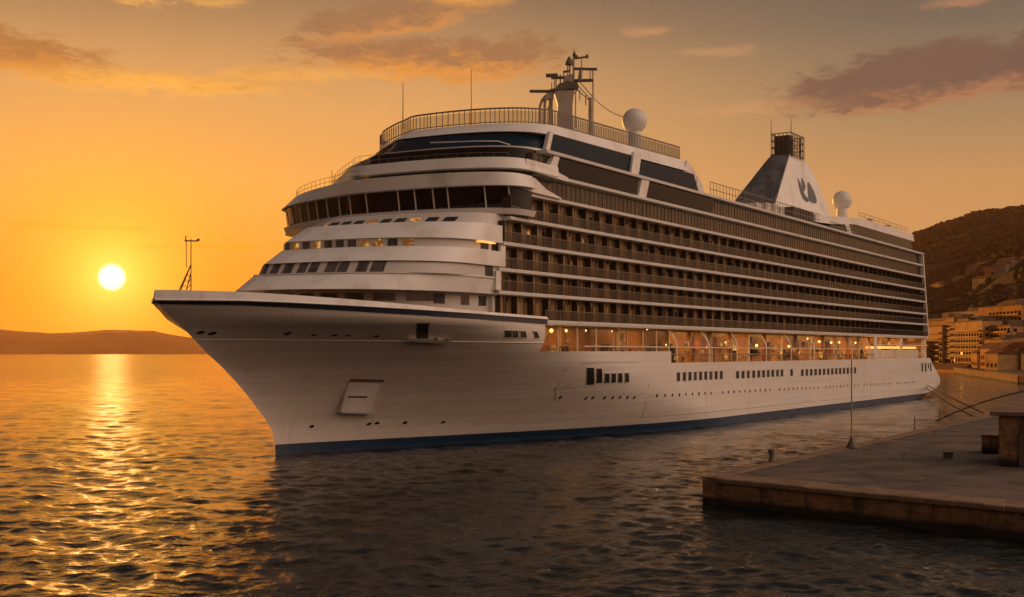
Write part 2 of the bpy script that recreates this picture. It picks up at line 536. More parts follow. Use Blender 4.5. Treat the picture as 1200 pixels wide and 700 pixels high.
for a, b_ in zip(kk, kk[1:]):
    za = 11.08 - .2 * (a + 10) / 32; zb = 11.08 - .2 * (b_ + 10) / 32
    kb.prism([P(a, hull_w(a, za) + o_, za + z_) for o_, z_ in ((-.02, -.05), (.05, -.03), (.05, .03), (-.02, .05))],
             [P(b_, hull_w(b_, zb) + o_, zb + z_) for o_, z_ in ((-.02, -.05), (.05, -.03), (.05, .03), (-.02, .05))])
kb.build('knuckle_strake', M['white'], hull)
bb = MB()
bb.lathe([(.05, -3.4), (.5, -3.0), (.95, -1.8), (1.05, 0), (1.0, 2.0), (.8, 5)], (0, 0, 0), 16)
bulb = bb.build('bulbous_bow', M['boot'], hull, smooth=True)
bulb.rotation_euler = (0, R(90), 0)
bulb.location = (-1.2, 0, -.92)


def on_hull(s, z, off=.03):
    return P(s, hull_w(s, z) + off, z)


def hull_quad(c, mat, name, parent=None, off=.035, n=5, tilt=0.0, push=0.0):
    """a panel laid on the hull between four (s, z) corners: low fore, low aft, top aft, top fore; tilt pushes its foot outwards"""
    mb = MB()
    g, h_ = [], []
    for j in range(n + 1):
        v = j / n
        for i in range(n + 1):
            u = i / n
            s = (c[0][0] * (1 - u) + c[1][0] * u) * (1 - v) + (c[3][0] * (1 - u) + c[2][0] * u) * v
            z = (c[0][1] * (1 - u) + c[1][1] * u) * (1 - v) + (c[3][1] * (1 - u) + c[2][1] * u) * v
            g.append(mb.vert(Vector(on_hull(s, z, off)) + Vector((-.5, -.86, 0)) * (tilt * (1 - v) + push)))
            h_.append(mb.vert(Vector(on_hull(s, z, -.06)) + Vector((-.5, -.86, 0)) * push))
    w = n + 1
    for j in range(n):
        for i in range(n):
            a = j * w + i
            mb.idx([g[a], g[a + 1], g[a + w + 1], g[a + w]])
    ring = [i for i in range(w)] + [j * w + n for j in range(1, w)] + [n * w + i for i in range(n - 1, -1, -1)] + [j * w for j in range(n - 1, 0, -1)]
    for a, b_ in zip(ring, ring[1:] + ring[:1]):
        mb.idx([h_[a], h_[b_], g[b_], g[a]])
    return mb.build(name, mat, parent or hull)


def hull_patch(s0, s1, z0, z1, mat, name, parent=None, lean=0.0):
    d = lean * (z1 - z0)
    f = hull_quad([(s0 - .07, z0 - .07), (s1 + .07, z0 - .07), (s1 + .07 - d, z1 + .07), (s0 - .07 - d, z1 + .07)], M['edge'], name, parent, off=.025, n=3)
    hull_quad([(s0, z0), (s1, z0), (s1 - d, z1), (s0 - d, z1)], mat, 'pane', f, off=.045, n=3)
    return f


# windows and portholes in the hull side
win = []
win += [(32.95, 34.25, 6.24, 8.18, 'dark'), (34.5, 35.5, 6.42, 8.06, 'dark')]
win += [(s, s + .88, 6.4, 7.48, 'dark') for s in (36.0, 37.25, 38.6, 40.05)]
win += [(s, s + .95, 6.25, 7.35, 'greypane' if i in (3, 6) else 'dark') for i, s in enumerate((53.6, 55.4, 57.1, 58.75, 60.45, 62.15, 63.85, 65.6, 67.35))]
win += [(s, s + 1.1, 6.2, 7.25, 'greypane' if i % 4 == 2 else 'dark') for i, s in enumerate((73.1, 75.1, 77.1, 79.2, 81.2, 83.1, 85.0, 86.9, 88.9, 90.8, 95.1))]
win += [(100 + 2.16 * i, 101.2 + 2.16 * i, 6.1, 7.15, 'greypane' if i in (1, 5, 9) else 'dark') for i in range(14)]
win += [(175.8, 177, 5.75, 7.5, 'dark'), (178.6, 179.8, 5.6, 7.5, 'dark'), (181.2, 182.2, 6.3, 7.4, 'dark'), (183.3, 184.6, 5.7, 7.5, 'greypane')]
for s0, s1, z0, z1, k in win:
    hull_patch(s0, s1, z0, z1, M[k], 'hull_window', lean=max(0, .95 - (s0 - 32) * .055) if s0 < 47 else 0)
for s0, s1, k in ((15.0, 16.0, 'greypane'), (16.1, 17.0, 'greypane'), (17.4, 18.3, 'greypane'), (19.7, 20.5, 'dark')):
    hull_patch(s0, s1, 11.4, 12.05, M[k], 'hull_window', lean=.9)
def porthole(s, z, r=.2):
    mb = MB()
    n = 12
    A = [on_hull(s + r * math.cos(2 * math.pi * i / n), z + r * math.sin(2 * math.pi * i / n), -.03) for i in range(n)]
    B = [on_hull(s + r * math.cos(2 * math.pi * i / n), z + r * math.sin(2 * math.pi * i / n), .035) for i in range(n)]
    mb.prism(A, B)
    return mb.build('porthole', M['dark'], hull)
for s, z in ((30.42, 4.87), (34.58, 4.66), (35.7, 4.68), (37.77, 4.62), (39.27, 4.58), (40.59, 4.59), (42.07, 4.55), (43.49, 4.5)):
    porthole(s, z, .19)
for i in range(62):
    s = 48.4 + 2.0 * i
    if i % 11 == 9: continue
    porthole(s, 4.58 - .008 * (s - 47), .19 + .03 * (i % 3 == 0))
for s, z in [(-10.25, 11.66), (-9.5, 11.59), (-4.82, 11.61), (-2.86, 11.39), (-1.4, 11.4), (-.39, 11.37), (1.91, 11.34), (3.55, 2.65), (9.45, 2.67), (10.26, 2.73), (13.31, 2.66), (17.71, 2.54)]:
    mb = MB()
    n = 12
    pr = [(s + .24 * math.cos(2 * math.pi * i / n), z + .15 * math.sin(2 * math.pi * i / n)) for i in range(n)]
    mb.prism([on_hull(a, c_, -.03) for a, c_ in pr], [on_hull(a, c_, .04) for a, c_ in pr])
    mb.build('scupper', M['dark'], hull)
# anchor pocket: a plate that leans out at its foot, with a dark slot and hood
pocket = hull_quad([(5.56, 4.03), (8.62, 3.84), (7.41, 7.07), (4.43, 7.2)], M['white'], 'anchor_pocket', off=.05, n=6, tilt=.7)
hull_quad([(4.35, 7.12), (7.5, 6.98), (7.44, 7.22), (4.35, 7.36)], M['rust'], 'hood', pocket, off=.12, n=4, tilt=.1)
hull_quad([(5.4, 5.49), (7.2, 5.44), (7.15, 5.58), (5.33, 5.63)], M['dark'], 'slot', pocket, off=.10, n=3, tilt=.0, push=.36)
hull_quad([(5.55, 3.9), (8.75, 3.7), (8.7, 3.82), (5.55, 4.02)], M['edge'], 'sill', pocket, off=.75, n=4)
# mooring opening with its little platform
opn = hull_quad([(5.64, 11.2), (6.73, 11.2), (4.48, 12.6), (3.4, 12.59)], M['dark'], 'mooring_port', off=.05, n=5)
mb = MB()
pl4 = [(5.1, 10.92), (9.1, 10.72), (9.0, 11.0), (5.0, 11.18)]
mb.prism([on_hull(s, z, -.4) for s, z in pl4], [Vector(on_hull(s, z, 0)) + Vector((-.35, -.6, 0)) for s, z in pl4])
mb.build('mooring_platform', M['white'], hull)
for s, h_ in ((7.5, .45), (8.6, .35)):
    mb = MB(); mb.lathe([(.2, 0), (.16, h_), (.24, h_ + .1)], on_hull(s, 11.05, .25), 8); mb.build('bitt', M['rust'], opn)
# shell door outlines on the hull side
for (s0, z0, s1, z1) in [(30.2, 4.4, 28.5, 6.0), (28.5, 6.0, 32.0, 5.95), (46.0, 1.95, 140, 1.75), (45.7, 6.0, 46.3, 4.2), (46.2, 4.0, 47.5, 1.95), (44.2, 3.4, 44.4, 5.0), (30.0, 8.75, 43.0, 8.7), (28.5, 5.6, 28.5, 6.6)]:
    mb = MB()
    n = max(1, int(abs(s1 - s0) / 1.5))
    for i in range(n):
        a = (s0 + (s1 - s0) * i / n, z0 + (z1 - z0) * i / n); b_ = (s0 + (s1 - s0) * (i + 1) / n, z0 + (z1 - z0) * (i + 1) / n)
        mb.tube(on_hull(*a, .0), on_hull(*b_, .0), .03, n=5, cap=False)
    mb.build('shell_door_seam', M['rail'], hull)


def plan(mb, s0, e, w, z0, z1):
    """a block over the ship's breadth whose fore end is swept back on the starboard side"""
    pts = [(s0, w), (s0, 5), (s0 + 22, -w), (e, -w), (e, w)]
    mb.prism([P(a, b_, z0) for a, b_ in pts], [P(a, b_, z1) for a, b_ in pts])


# ---- forward tiers
def sweep(lat, g):
    return g * abs(lat) * min(1, abs(lat) / 3 + .3) if lat < 0 else 0.0


def outline(sc, depth, w, g, s_aft, p=2.35, n=64):
    pts = [(s_aft, w)]
    for i in range(n + 1):
        t = math.pi * i / n
        cs, sn = math.cos(t), math.sin(t)
        la = w * math.copysign(abs(cs) ** (2 / p), cs)
        pts.append((sc + depth * (1 - abs(sn) ** (2 / p)) + sweep(la, g), la))
    pts.append((max(s_aft, pts[-1][0] + .01), -w))
    return pts


def tier(name, zb, ob, zt, ot, s_aft, mat, parent, cap=True, smooth=True, bevel=0):
    mb = MB()
    A, B = outline(*ob, s_aft), outline(*ot, s_aft)
    ia = [mb.vert(P(s, l, zb)) for s, l in A]; ib = [mb.vert(P(s, l, zt)) for s, l in B]
    n = len(A)
    for i in range(n - 1):
        mb.idx([ia[i], ib[i], ib[i + 1], ia[i + 1]])
    mb.idx([ia[n - 1], ib[n - 1], ib[0], ia[0]])
    if cap:
        for ids, flip in ((ib, 0), (ia, 1)):
            for i in range(n // 2 - 1):
                k = [ids[i], ids[i + 1], ids[n - 2 - i], ids[n - 1 - i]]
                mb.idx(k if flip else k[::-1])
    return mb.build(name, mat, parent, smooth=smooth, angle=40)


def front_pt(o, t):
    sc, depth, w, g = o; p = 2.35
    cs, sn = math.cos(t), math.sin(t)
    la = w * math.copysign(abs(cs) ** (2 / p), cs)
    return sc + depth * (1 - abs(sn) ** (2 / p)) + sweep(la, g), la


def t_of_lat(o, lat):
    w = o[2]; p = 2.35
    return math.acos(max(-1, min(1, math.copysign(min(1, abs(lat) / w) ** (p / 2), lat))))


def pane(o0, z0, o1, z1, l0, l1, mat, name, parent, off=.04, lean=0.0):
    """a window pane that follows a curved front between two lateral positions"""
    mb = MB()
    k = 4
    lo, hi = [], []
    for i in range(k + 1):
        l = l0 + (l1 - l0) * i / k
        t = t_of_lat(o0, l); s, la = front_pt(o0, t)
        lo.append(Vector(P(s - off, la, z0)))
        t = t_of_lat(o1, l + lean); s, la = front_pt(o1, t)
        hi.append(Vector(P(s - off, la, z1)))
    for i in range(k):
        mb.face([lo[i], lo[i + 1], hi[i + 1], hi[i]])
        bk = Vector((.08, 0, 0))
        mb.face([hi[i], hi[i + 1], hi[i + 1] + bk, hi[i] + bk])
        mb.face([lo[i] + bk, lo[i + 1] + bk, lo[i + 1], lo[i]])
    bk = Vector((.08, 0, 0))
    mb.face([lo[0], hi[0], hi[0] + bk, lo[0] + bk]); mb.face([lo[-1] + bk, hi[-1] + bk, hi[-1], lo[-1]])
    return mb.build(name, mat, parent)


AFT = 13.6
OL = (-1.5, 15.0, 15.8, 1.2)
low_t = tier('foredeck_house', 13.6, OL, 15.6, OL, AFT, M['frame'], ship)
base_t = tier('forward_terrace', 15.6, (-5.2, 16.5, 16.6, 1.2), 17.1, (-2.9, 13.5, 16.9, 1.2), AFT, M['white'], ship)
tier('coaming_ledge', 17.1, (-3.0, 13.5, 17.0, 1.2), 17.2, (-3.0, 13.5, 17.0, 1.2), AFT, M['edge'], base_t)
OA0, OA1 = (-1.9, 10.2, 16.85, .98), (-1.2, 9.8, 16.85, .86)
wa = tier('forward_window_band', 17.2, OA0, 18.3, OA1, AFT, M['frame'], ship)
bb_ = tier('forward_terrace', 18.3, (-1.5, 10.2, 17.15, 1.15), 19.75, (.9, 9.0, 17.15, 1.15), AFT, M['white'], ship)
OB = (1.5, 9, 16.8, .96)
wb = tier('forward_window_band', 19.75, OB, 20.6, OB, AFT, M['frame'], ship)
cb = tier('forward_terrace', 20.6, (1.4, 8.9, 17.15, 1.15), 22.3, (4.4, 7.6, 17.15, 1.15), AFT, M['white'], ship)
OC0, OC1 = (7.4, 7, 16.2, .56), (8.6, 6.6, 16.2, .56)
wc = tier('forward_window_band', 22.3, OC0, 23.6, OC1, 15.4, M['frame'], ship)
dl = tier('bridge_deck', 23.6, (10.9, 6.4, 17.75, .26), 24.15, (10.7, 6.4, 17.95, .26), 18.6, M['edge'], ship)
OBr0, OBr1 = (12.6, 5.6, 17.35, .20), (12.2, 5.6, 17.45, .20)
bridge = tier('bridge', 24.15, OBr0, 26.45, OBr1, 18.6, M['dark'], ship)
eb = tier('bridge_roof', 26.45, (11.3, 6.1, 17.95, .22), 27.75, (11.0, 6.2, 17.45, .34), 18.6, M['white'], ship)
OE = (13.2, 6, 16.6, .32)
ew = tier('forward_window_band', 27.75, OE, 28.3, OE, 24, M['dark'], ship)
fb = tier('forward_terrace', 28.3, (11.9, 6.2, 17.5, .64), 29.4, (12.2, 6.2, 17.3, .68), 24, M['white'], ship)
fw = tier('forward_window_band', 29.4, (14.6, 6.4, 16.0, .54), 31.0, (15.4, 6.4, 15.8, .54), 26, M['glass'], ship)
gl = tier('observation_lounge', 31.0, (17.2, 7.2, 15.0, .76), 33.3, (19.6, 7.2, 14.4, .68), 66, M['bluglass'], ship)
tier('lounge_sill', 31.0, (16.6, 7.2, 15.6, .74), 31.35, (16.6, 7.2, 15.6, .74), 30, M['edge'], gl)
# windows, each its own pane
rnd = random.Random(3)
for i in range(13):
    l0 = -6.5 + i * 1.5
    if l0 > 12.2: break
    if i in (7, 9, 11): l0 += .25
    pane(OA0, 17.26, OA1, 18.26, l0, l0 + (.95 if i % 3 else 1.1), M['greypane'], 'forward_window', wa)
for i in range(16):
    l0 = -7.0 + i * 1.3
    pane(OB, 19.85, OB, 20.5, l0, l0 + .85, M['lit'] if i in (4, 6, 8, 12, 13, 15) else M['greypane'], 'forward_window', wb)
for i in range(14):
    l0 = -8 + i * 1.6
    pane(OC0, 22.65, OC1, 23.35, l0, l0 + 1.05, M['lit'] if i in (2, 4, 8, 11) else M['dark'], 'forward_window', wc)
lats = [-15.5, -13.2, -11, -9.2, -7.4, -5.4, -3.2, -1.3, 1.1, 5.2, 7.2, 9.3, 10.9, 14.6, 16.6]
for a, b_ in zip(lats, lats[1:]):
    pane(OBr0, 24.45, OBr1, 26.4, a + .12, b_ - .12, M['glass'], 'bridge_window', bridge, off=.05)
for a in lats:
    mb = MB()
    t = t_of_lat(OBr0, a); s, la = front_pt(OBr0, t)
    t2 = t_of_lat(OBr1, a); s2, la2 = front_pt(OBr1, t2)
    mb.tube(P(s - .12, la, 24.15), P(s2 - .12, la2, 26.45), .07, n=6)
    mb.build('mullion', M['railwhite'], bridge)
for i in range(9):
    l0 = -8 + i * 1.3
    pane(OE, 27.82, OE, 28.22, l0, l0 + .9, M['lit'] if i in (1, 3, 4, 6) else M['greypane'], 'forward_window', ew)
# curved handrails on the forward terraces
def front_rail(o, z, h_, n, parent, a0=-.97, a1=.97, nrail=2, r=.035, mat='rail', name='terrace_rail'):
    mb = MB()
    pts = []
    for i in range(n + 1):
        l = o[2] * (a0 + (a1 - a0) * i / n)
        t = t_of_lat(o, l); s, la = front_pt(o, t)
        pts.append(Vector(P(s, la, z)))
    for k in range(nrail):
        mb.path([p + Vector((0, 0, h_ * (k + 1) / nrail)) for p in pts], r, 5)
    for p in pts:
        mb.tube(p, p + Vector((0, 0, h_)), r * .9, n=5)
    return mb.build(name, M[mat], parent)
front_rail((11.3, 6.2, 17.2, .34), 27.75, .95, 16, eb, a0=-.97, a1=.05, r=.022)
front_rail((12.5, 6.2, 17.0, .68), 29.4, 1.05, 14, fb, a0=-.9, a1=.15, r=.022)
front_rail((12.5, 6.2, 17.0, .68), 29.4, .5, 12, fb, a0=.15, a1=.95, nrail=1, r=.016)
# slender bar on the lounge front
mb = MB()
mb.path([P(17.0, 5.8, 32.0), P(18.2, 11, 31.85), P(19.3, 12.8, 31.85), P(20.2, 13.8, 31.5)], .055, 6)
mb.build('wiper_rail', M['railwhite'], gl)
# forward end walls at the port and starboard corners with little windows
def tier_lat(o, s):
    sc, depth, w, g = o; p = 2.35
    q = (sc + depth - s) / depth
    return w if q <= 0 else w * (1 - min(1, q) ** p) ** (1 / p)
for s0, s1, z0, z1, k, o, par in ((6.0, 7.1, 14.5, 15.45, 'dark', OL, low_t), (9.0, 10.1, 14.45, 15.4, 'greypane', OL, low_t), (11.5, 12.7, 14.45, 15.4, 'dark', OL, low_t),
                          (11.0, 12.3, 17.3, 18.25, 'dark', (-1.5, 10.0, 16.85, .9), wa), (10.3, 11.6, 19.85, 20.5, 'dark', OB, wb), (12.2, 13.4, 19.8, 20.55, 'glass', OB, wb)):
    mb = MB()
    la, lb = tier_lat(o, s0), tier_lat(o, s1)
    mb.prism([P(s0, la - .1, z0), P(s1, lb - .1, z0), P(s1, lb + .04, z0), P(s0, la + .04, z0)], [P(s0, la - .1, z1), P(s1, lb - .1, z1), P(s1, lb + .04, z1), P(s0, la + .04, z1)])
    mb.build('side_window', M[k], par)
mb = MB(); mb.box(P(9.6, 16.8, 20.42), P(12.3, 17.22, 20.54)); mb.build('strip_lamp', M['trough'], bb_)
for i in range(6):
    l0 = 2.0 + i * 2.2
    pane(OL, 14.7, OL, 15.4, l0, l0 + 1.5, M['greypane'], 'forward_window', low_t)
mb = MB()   # end posts where the balcony rows begin
for z0, z1, s in ((13.3, 16, 13.6), (16, 18.3, 13.0), (18.3, 20.8, 13.8)):
    z1 -= .47
    lw = 16.3 if z0 < 14 else 17.14
    pts = [(s - .5, lw), (s - .5, 5), (s + 21, -17), (s + 22, -17), (s + .35, 4.2), (s + .35, lw)]
    mb.prism([P(a, b_, z0) for a, b_ in pts], [P(a, b_, z1) for a, b_ in pts])
mb.build('row_end_wall', M['white'], ship)

# ---- balcony decks along the side
BAND = [13.25, 15.95, 18.2, 20.8, 23.4, 26.1, 28.5, 31.0]
SFRONT = [13.0, 13.0, 13.0, 13.8, 15.0, 17.6, 20, 22]
def s_end(z):
    return 181.8 - (z - 13.2) * .27
row_parent = []
post_budget = 96
posts_near, posts_far = [], MB()
pm = MB(); pm.box((-.05, -.75, 0), (.05, .75, 1)); 
for r, z in enumerate(BAND):
    e = s_end(z)
    mb = MB()
    th = .46
    prof = [(17.0, -th + .06), (17.16, -th + .12), (17.2, -.08), (17.1, 0)]
    sf = 21.9 if r == 0 else SFRONT[r]
    A = [P(sf, l, z + dz) for l, dz in prof] + [P(sf, 16.5, z), P(sf, 16.5, z - th)]
    B = [P(e, l, z + dz) for l, dz in prof] + [P(e, 16.5, z), P(e, 16.5, z - th)]
    mb.prism(A, B)
    plan(mb, SFRONT[r] + .01, e - .01, 16.52 if r else 16.0, z - th + .004, z - .004)
    deck = mb.build('balcony_deck', M['edge'], ship)
    row_parent.append(deck)
    if r == 7: break
    z0, z1 = z, BAND[r + 1] - .46
    s0 = SFRONT[r] + .4
    cab = r < 5
    wl = 16.2 if cab else 16.4
    mb = MB()
    plan(mb, s0, e - .2, wl, z0 + .01, z1 - .01)
    mb.m = 1
    pitch = 3.05
    nb = int((e - s0) / pitch)
    for i in range(nb + 1):      # door posts and screen mullions
        s = s0 + .2 + i * pitch
        for k, wd in (((.6, .08), (1.6, .07), (2.5, .08)) if cab else ((0, .07), (1.02, .07), (2.04, .07))):
            mb.box(P(s + k, wl - .02, z0 + .02), P(s + k + wd, wl + .045, z1 - .02))
    mb.build('cabin_front' if cab else 'glazed_screen', [M['cabin'], M['rust']] if cab else [M['screen'], M['divider']], deck)
    if cab:
        for i in range(nb + 1):
            s = s0 + .2 + i * pitch
            if s > e - .5: continue
            if i < 19: posts_near.append((s, z0, z1, deck))
            else: posts_far.box(P(s - .04, 16.22, z0), P(s + .04, 16.95, z1))
    # glass balustrade and handrail
    if cab:
        g0 = 21.9 if r == 0 else s0
        gb = MB(); gb.box(P(g0, 17.02, z0 + .06), P(e - .1, 17.05, z0 + .98)); gb.build('glass_balustrade', M['railglass'], deck)
        rb = MB(); rb.tube(P(g0, 17.04, z0 + 1.02), P(e - .1, 17.04, z0 + 1.02), .04, n=6)
        for i in range(int((e - g0) / 1.525)):
            s = g0 + i * 1.525
            rb.box(P(s - .02, 17.0, z0), P(s + .02, 17.07, z0 + 1.0))
        rb.build('handrail', M['rail'], deck)
pdiv = None
for s, z0, z1, deck in posts_near[:95]:
    mb = MB(); mb.box(P(s - .04, 16.22, z0), P(s + .04, 16.9, z1)); mb.build('balcony_divider', M['divider'], deck)
po = posts_far.build('balcony_divider', M['divider'], ship); po['kind'] = 'stuff'
# a few lit cabins
for s, r in ((28.5, 2), (50.2, 2), (19.6, 3), (31, 3), (84, 1), (67.3, 4), (120, 3)):
    mb = MB(); mb.box(P(s, 16.1, BAND[r] + 1.2), P(s + .4, 16.3, BAND[r] + 1.6)); mb.build('cabin_lamp', M['lit'], row_parent[r])
# stern fin post and aft wall
mb = MB()
for sd in (1, -1):
    a = [(s_end(13.2) - .1, 13.2), (s_end(13.2) + .55, 13.2), (s_end(31) + .5, 31), (s_end(31) - .1, 31)]
    mb.prism([P(s, sd * 16.9, z) for s, z in a], [P(s, sd * 17.22, z) for s, z in a])
a = [(s_end(13.2) - .2, 13.2), (s_end(13.2) + .3, 13.2), (s_end(31) + .3, 31), (s_end(31) - .2, 31)]
mb.prism([P(s, 16.9, z) for s, z in a], [P(s, -16.9, z) for s, z in a])
mb.build('stern_wall', M['edge'], ship)
# big windscreen edge: white sweep down from bridge roof to deck edge
mb = MB()
poly = [(16.0, 26.45), (18.6, 26.15), (24.5, 26.05), (24.5, 26.15), (21.5, 26.7), (19.2, 27.6), (16.5, 27.75)]
for sd in (1,):
    mb = MB(); mb.prism([P(s, sd * 17.22, z) for s, z in poly], [P(s, sd * 17.46, z) for s, z in poly])
    mb.build('roof_sweep', M['white'], eb)
mb = MB()
poly = [(17.6, 28.3), (26, 28.05), (26, 28.5), (22.5, 29.0), (19.5, 29.4), (17.6, 29.4)]
for sd in (1,):
    mb = MB(); mb.prism([P(s, sd * 17.21, z) for s, z in poly], [P(s, sd * 17.4, z) for s, z in poly])
    mb.build('terrace_sweep', M['white'], fb)

# ---- promenade behind the hull notch
prom = empty('promenade'); prom.parent = ship
mb = MB(); plan(mb, 22, 181, 13.0, 8.5, 12.79); mb.build('promenade_wall', M['warmwall'], prom)
mb = MB(); mb.box(P(21.5, 17.1, 12.8), P(181.5, -17.1, 13.0)); mb.build('ceiling', M['white'], prom)
rr = random.Random(11)
for i in range(22):
    s = 24.5 + i * 7.1
    mb = MB(); mb.box(P(s, 13.0, 8.5), P(s + rr.choice((1.0, 1.3, 1.9)), 13.12, 10.6 if i % 3 else 12.2)); mb.build('doorway', M[('dark', 'glass', 'screen', 'dark')[i % 4]], prom)
    mb = MB(); mb.box(P(s - .5, 13.0, 8.5), P(s - .28, 13.35, 12.79)); mb.build('wall_pilaster', M['edge' if i % 2 else 'warmwall'], prom)
s = 23.0
while s < 178:
    w_ = rr.uniform(.35, 1.3); z0 = rr.uniform(8.7, 11.2); hh = rr.uniform(.3, 1.3)
    k = rr.choice(['warm_glow', 'lit', 'orange', 'dark', 'frame', 'dark', 'lit', 'greypane'])  # random glowing panels and boxes, added for warm glints behind the bay glass
    mb = MB(); mb.box(P(s, 13.0, max(z0, 8.7)), P(s + w_, 13.06 + rr.random() * .8, min(z0 + hh, 12.6)))
    mb.build('clutter_panel' if k in ('warm_glow', 'lit', 'greypane', 'dark') else 'deck_locker', M[k], prom)
    s += w_ + rr.uniform(.4, 1.8)
for s, z, r_ in [(24.6, 11.3, .25), (27.2, 12.45, .35), (29.4, 12.4, .25), (35, 12.3, .16), (41, 12.2, .16), (50, 12.3, .18), (58, 10.6, .16), (71, 10.9, .18), (78, 11.6, .16),
                 (88, 10.8, .34), (101, 10.7, .3), (110, 11.8, .25), (119, 11.4, .35), (124, 11.8, .3), (131, 11.6, .3), (141, 11.2, .3)]:
    mb = MB(); r_ *= .66; mb.lathe([(.05, -r_), (r_ * .75, -r_ * .6), (r_, 0), (r_ * .75, r_ * .6), (.05, r_)], P(s + rr.uniform(-1.5, 1.5), 14.0 + rr.uniform(-.6, .9), z + rr.uniform(-.4, .5)), 10)
    mb.build('deck_lamp', M['lamp'], prom, smooth=True)
mb = MB(); mb.box(P(144, 14.6, 10.55), P(180.5, 14.9, 11.0)); mb.build('light_trough', M['trough'], prom)
mb = MB(); mb.box(P(143, 15.2, 8.5), P(180, 15.5, 10.3)); mb.build('aft_screen', M['frame'], prom)
for i in range(9):
    ld = bpy.data.lights.new('promenade_light', 'AREA'); ld.shape = 'RECTANGLE'; ld.size = 12; ld.size_y = 1.2
    ld.energy = 950; ld.color = (1.0, .43, .10)
    lo = bpy.data.objects.new('promenade_light', ld); COL.objects.link(lo); lo.parent = prom
    lo.location = P(30 + i * 17.5, 15.0, 12.7)
# glazing bays with curved white ribs
def bay_prof(k):     # k 0..1 from the roof edge down to the sill
    return 15.95 + 1.2 * math.sin(k * math.pi / 2), 12.8 - 2.35 * k
rib_s = [53.8, 63.9, 73.7, 85.0, 95.7, 106.6, 117.3, 127.2, 138.0]
for a, b_ in zip(rib_s, rib_s[1:]):
    mb = MB()
    for i in range(8):
        l0, z0 = bay_prof(i / 8); l1, z1 = bay_prof((i + 1) / 8)
        mb.face([P(a, l0, z0), P(a, l1, z1), P(b_, l1, z1), P(b_, l0, z0)])
    mb.build('bay_glass', M['bayglass'], prom, smooth=True)
for a in rib_s:
    mb = MB()
    pts = [P(a, *bay_prof(i / 8)) for i in range(9)]
    mb.path(pts, .11, 6)
    mb.tube(P(a, 17.15, 10.45), P(a, 17.15, 8.55), .09, n=6)
    mb.build('bay_rib', M['railwhite'], prom)
# forward glass lounge (no ribs, thin mullions)
mb = MB(); mb.box(P(22.2, 16.1, 10.05), P(53.6, 16.14, 12.8)); mb.build('lounge_glass', M['bayglass'], prom)
for s in (26, 30.2, 34.5, 38.6, 42, 46.3, 50.0):
    mb = MB(); mb.box(P(s - .05, 16.05, 10), P(s + .05, 16.2, 12.8)); mb.build('lounge_mullion', M['frame'], prom)
mb = MB()
mb.tube(P(30.0, 17.15, 10.55), P(140.5, 17.15, 10.4), .075, n=6)
mb.build('promenade_rail', M['railwhite'], prom)
mb = MB()
mb.tube(P(52.0, 17.15, 9.65), P(141, 17.15, 9.5), .07, n=6)
for i in range(150):
    s = 52.2 + i * .6
    mb.tube(P(s, 17.15, 8.5), P(s, 17.15, 9.6), .028, n=4)
mb.build('baluster_rail', M['rail'], prom)
mb = MB()
for s in [22.5 + i * 1.1 for i in range(27)]:
    mb.tube(P(s, 17.1, 9.98), P(s, 17.1, 10.5), .03, n=4)
mb.tube(P(22.3, 17.1, 10.5), P(51.2, 17.1, 10.5), .035, n=4)
mb.build('baluster_rail', M['rail'], prom)
mb = MB()
for i in range(3):
    mb.tube(P(142, 17.0, 9.1 + .5 * i), P(183, 16.2, 9.1 + .5 * i), .035, n=5)
for i in range(20):
    mb.tube(P(142.3 + i * 2.1, 17.0 - .02 * i, 8.5), P(142.3 + i * 2.1, 17.0 - .02 * i, 10.1), .035, n=5)
mb.box(P(141, 16.9, 11.2), P(182, 17.1, 11.35))
mb.build('aft_deck_rail', M['railwhite'], prom)
mb = MB()
mb.box(P(141, 17.05, 8.3), P(142.6, 17.2, 12.9)); mb.box(P(161, 16.6, 8.3), P(161.8, 16.9, 12.9)); mb.box(P(180.5, 16.0, 8.3), P(182, 16.6, 13.1))
mb.build('aft_pillar', M['edge'], prom)

# ---- upper works
def side_quad(pts, lat0, lat1, mat, name, parent):
    mb = MB(); mb.prism([P(s, lat0, z) for s, z in pts], [P(s, lat1, z) for s, z in pts]); return mb.build(name, mat, parent)
# white cap over the lounge, sloping end
mb = MB()
A = outline(19.4, 7.0, 15.1, .62, 62); B = outline(21.6, 7.0, 14.7, .58, 61.5)
def cap_z(s, top): 
    k = max(0, min(1, (s - 26) / 30))
    return (34.55 + .75 * k) if top else (33.3 + .6 * k)
ia = [mb.vert(P(s, l, cap_z(s, 0))) for s, l in A]; ib = [mb.vert(P(s, l, cap_z(s, 1))) for s, l in B]
n = len(A)
for i in range(n - 1): mb.idx([ia[i], ib[i], ib[i + 1], ia[i + 1]])
for i in range(n // 2 - 1): mb.idx([ib[i], ib[n - 1 - i], ib[n - 2 - i], ib[i + 1]])
for i in range(n // 2 - 1): mb.idx([ia[i + 1], ia[n - 2 - i], ia[n - 1 - i], ia[i]])
poly = [(60.5, 33.8), (61.6, 35.3), (63.5, 34.6), (66.8, 32.6), (67.4, 31.0), (66.0, 31.0)]
mb.prism([P(s, 15.0, z) for s, z in poly], [P(s, -15.0, z) for s, z in poly])
roof = mb.build('lounge_roof', M['white'], ship, smooth=True, angle=30)
side_quad([(44.4, 31.0), (46.4, 31.0), (47.4, 34.2), (45.4, 34.2)], 15.1, 15.42, M['white'], 'lounge_pillar', roof)
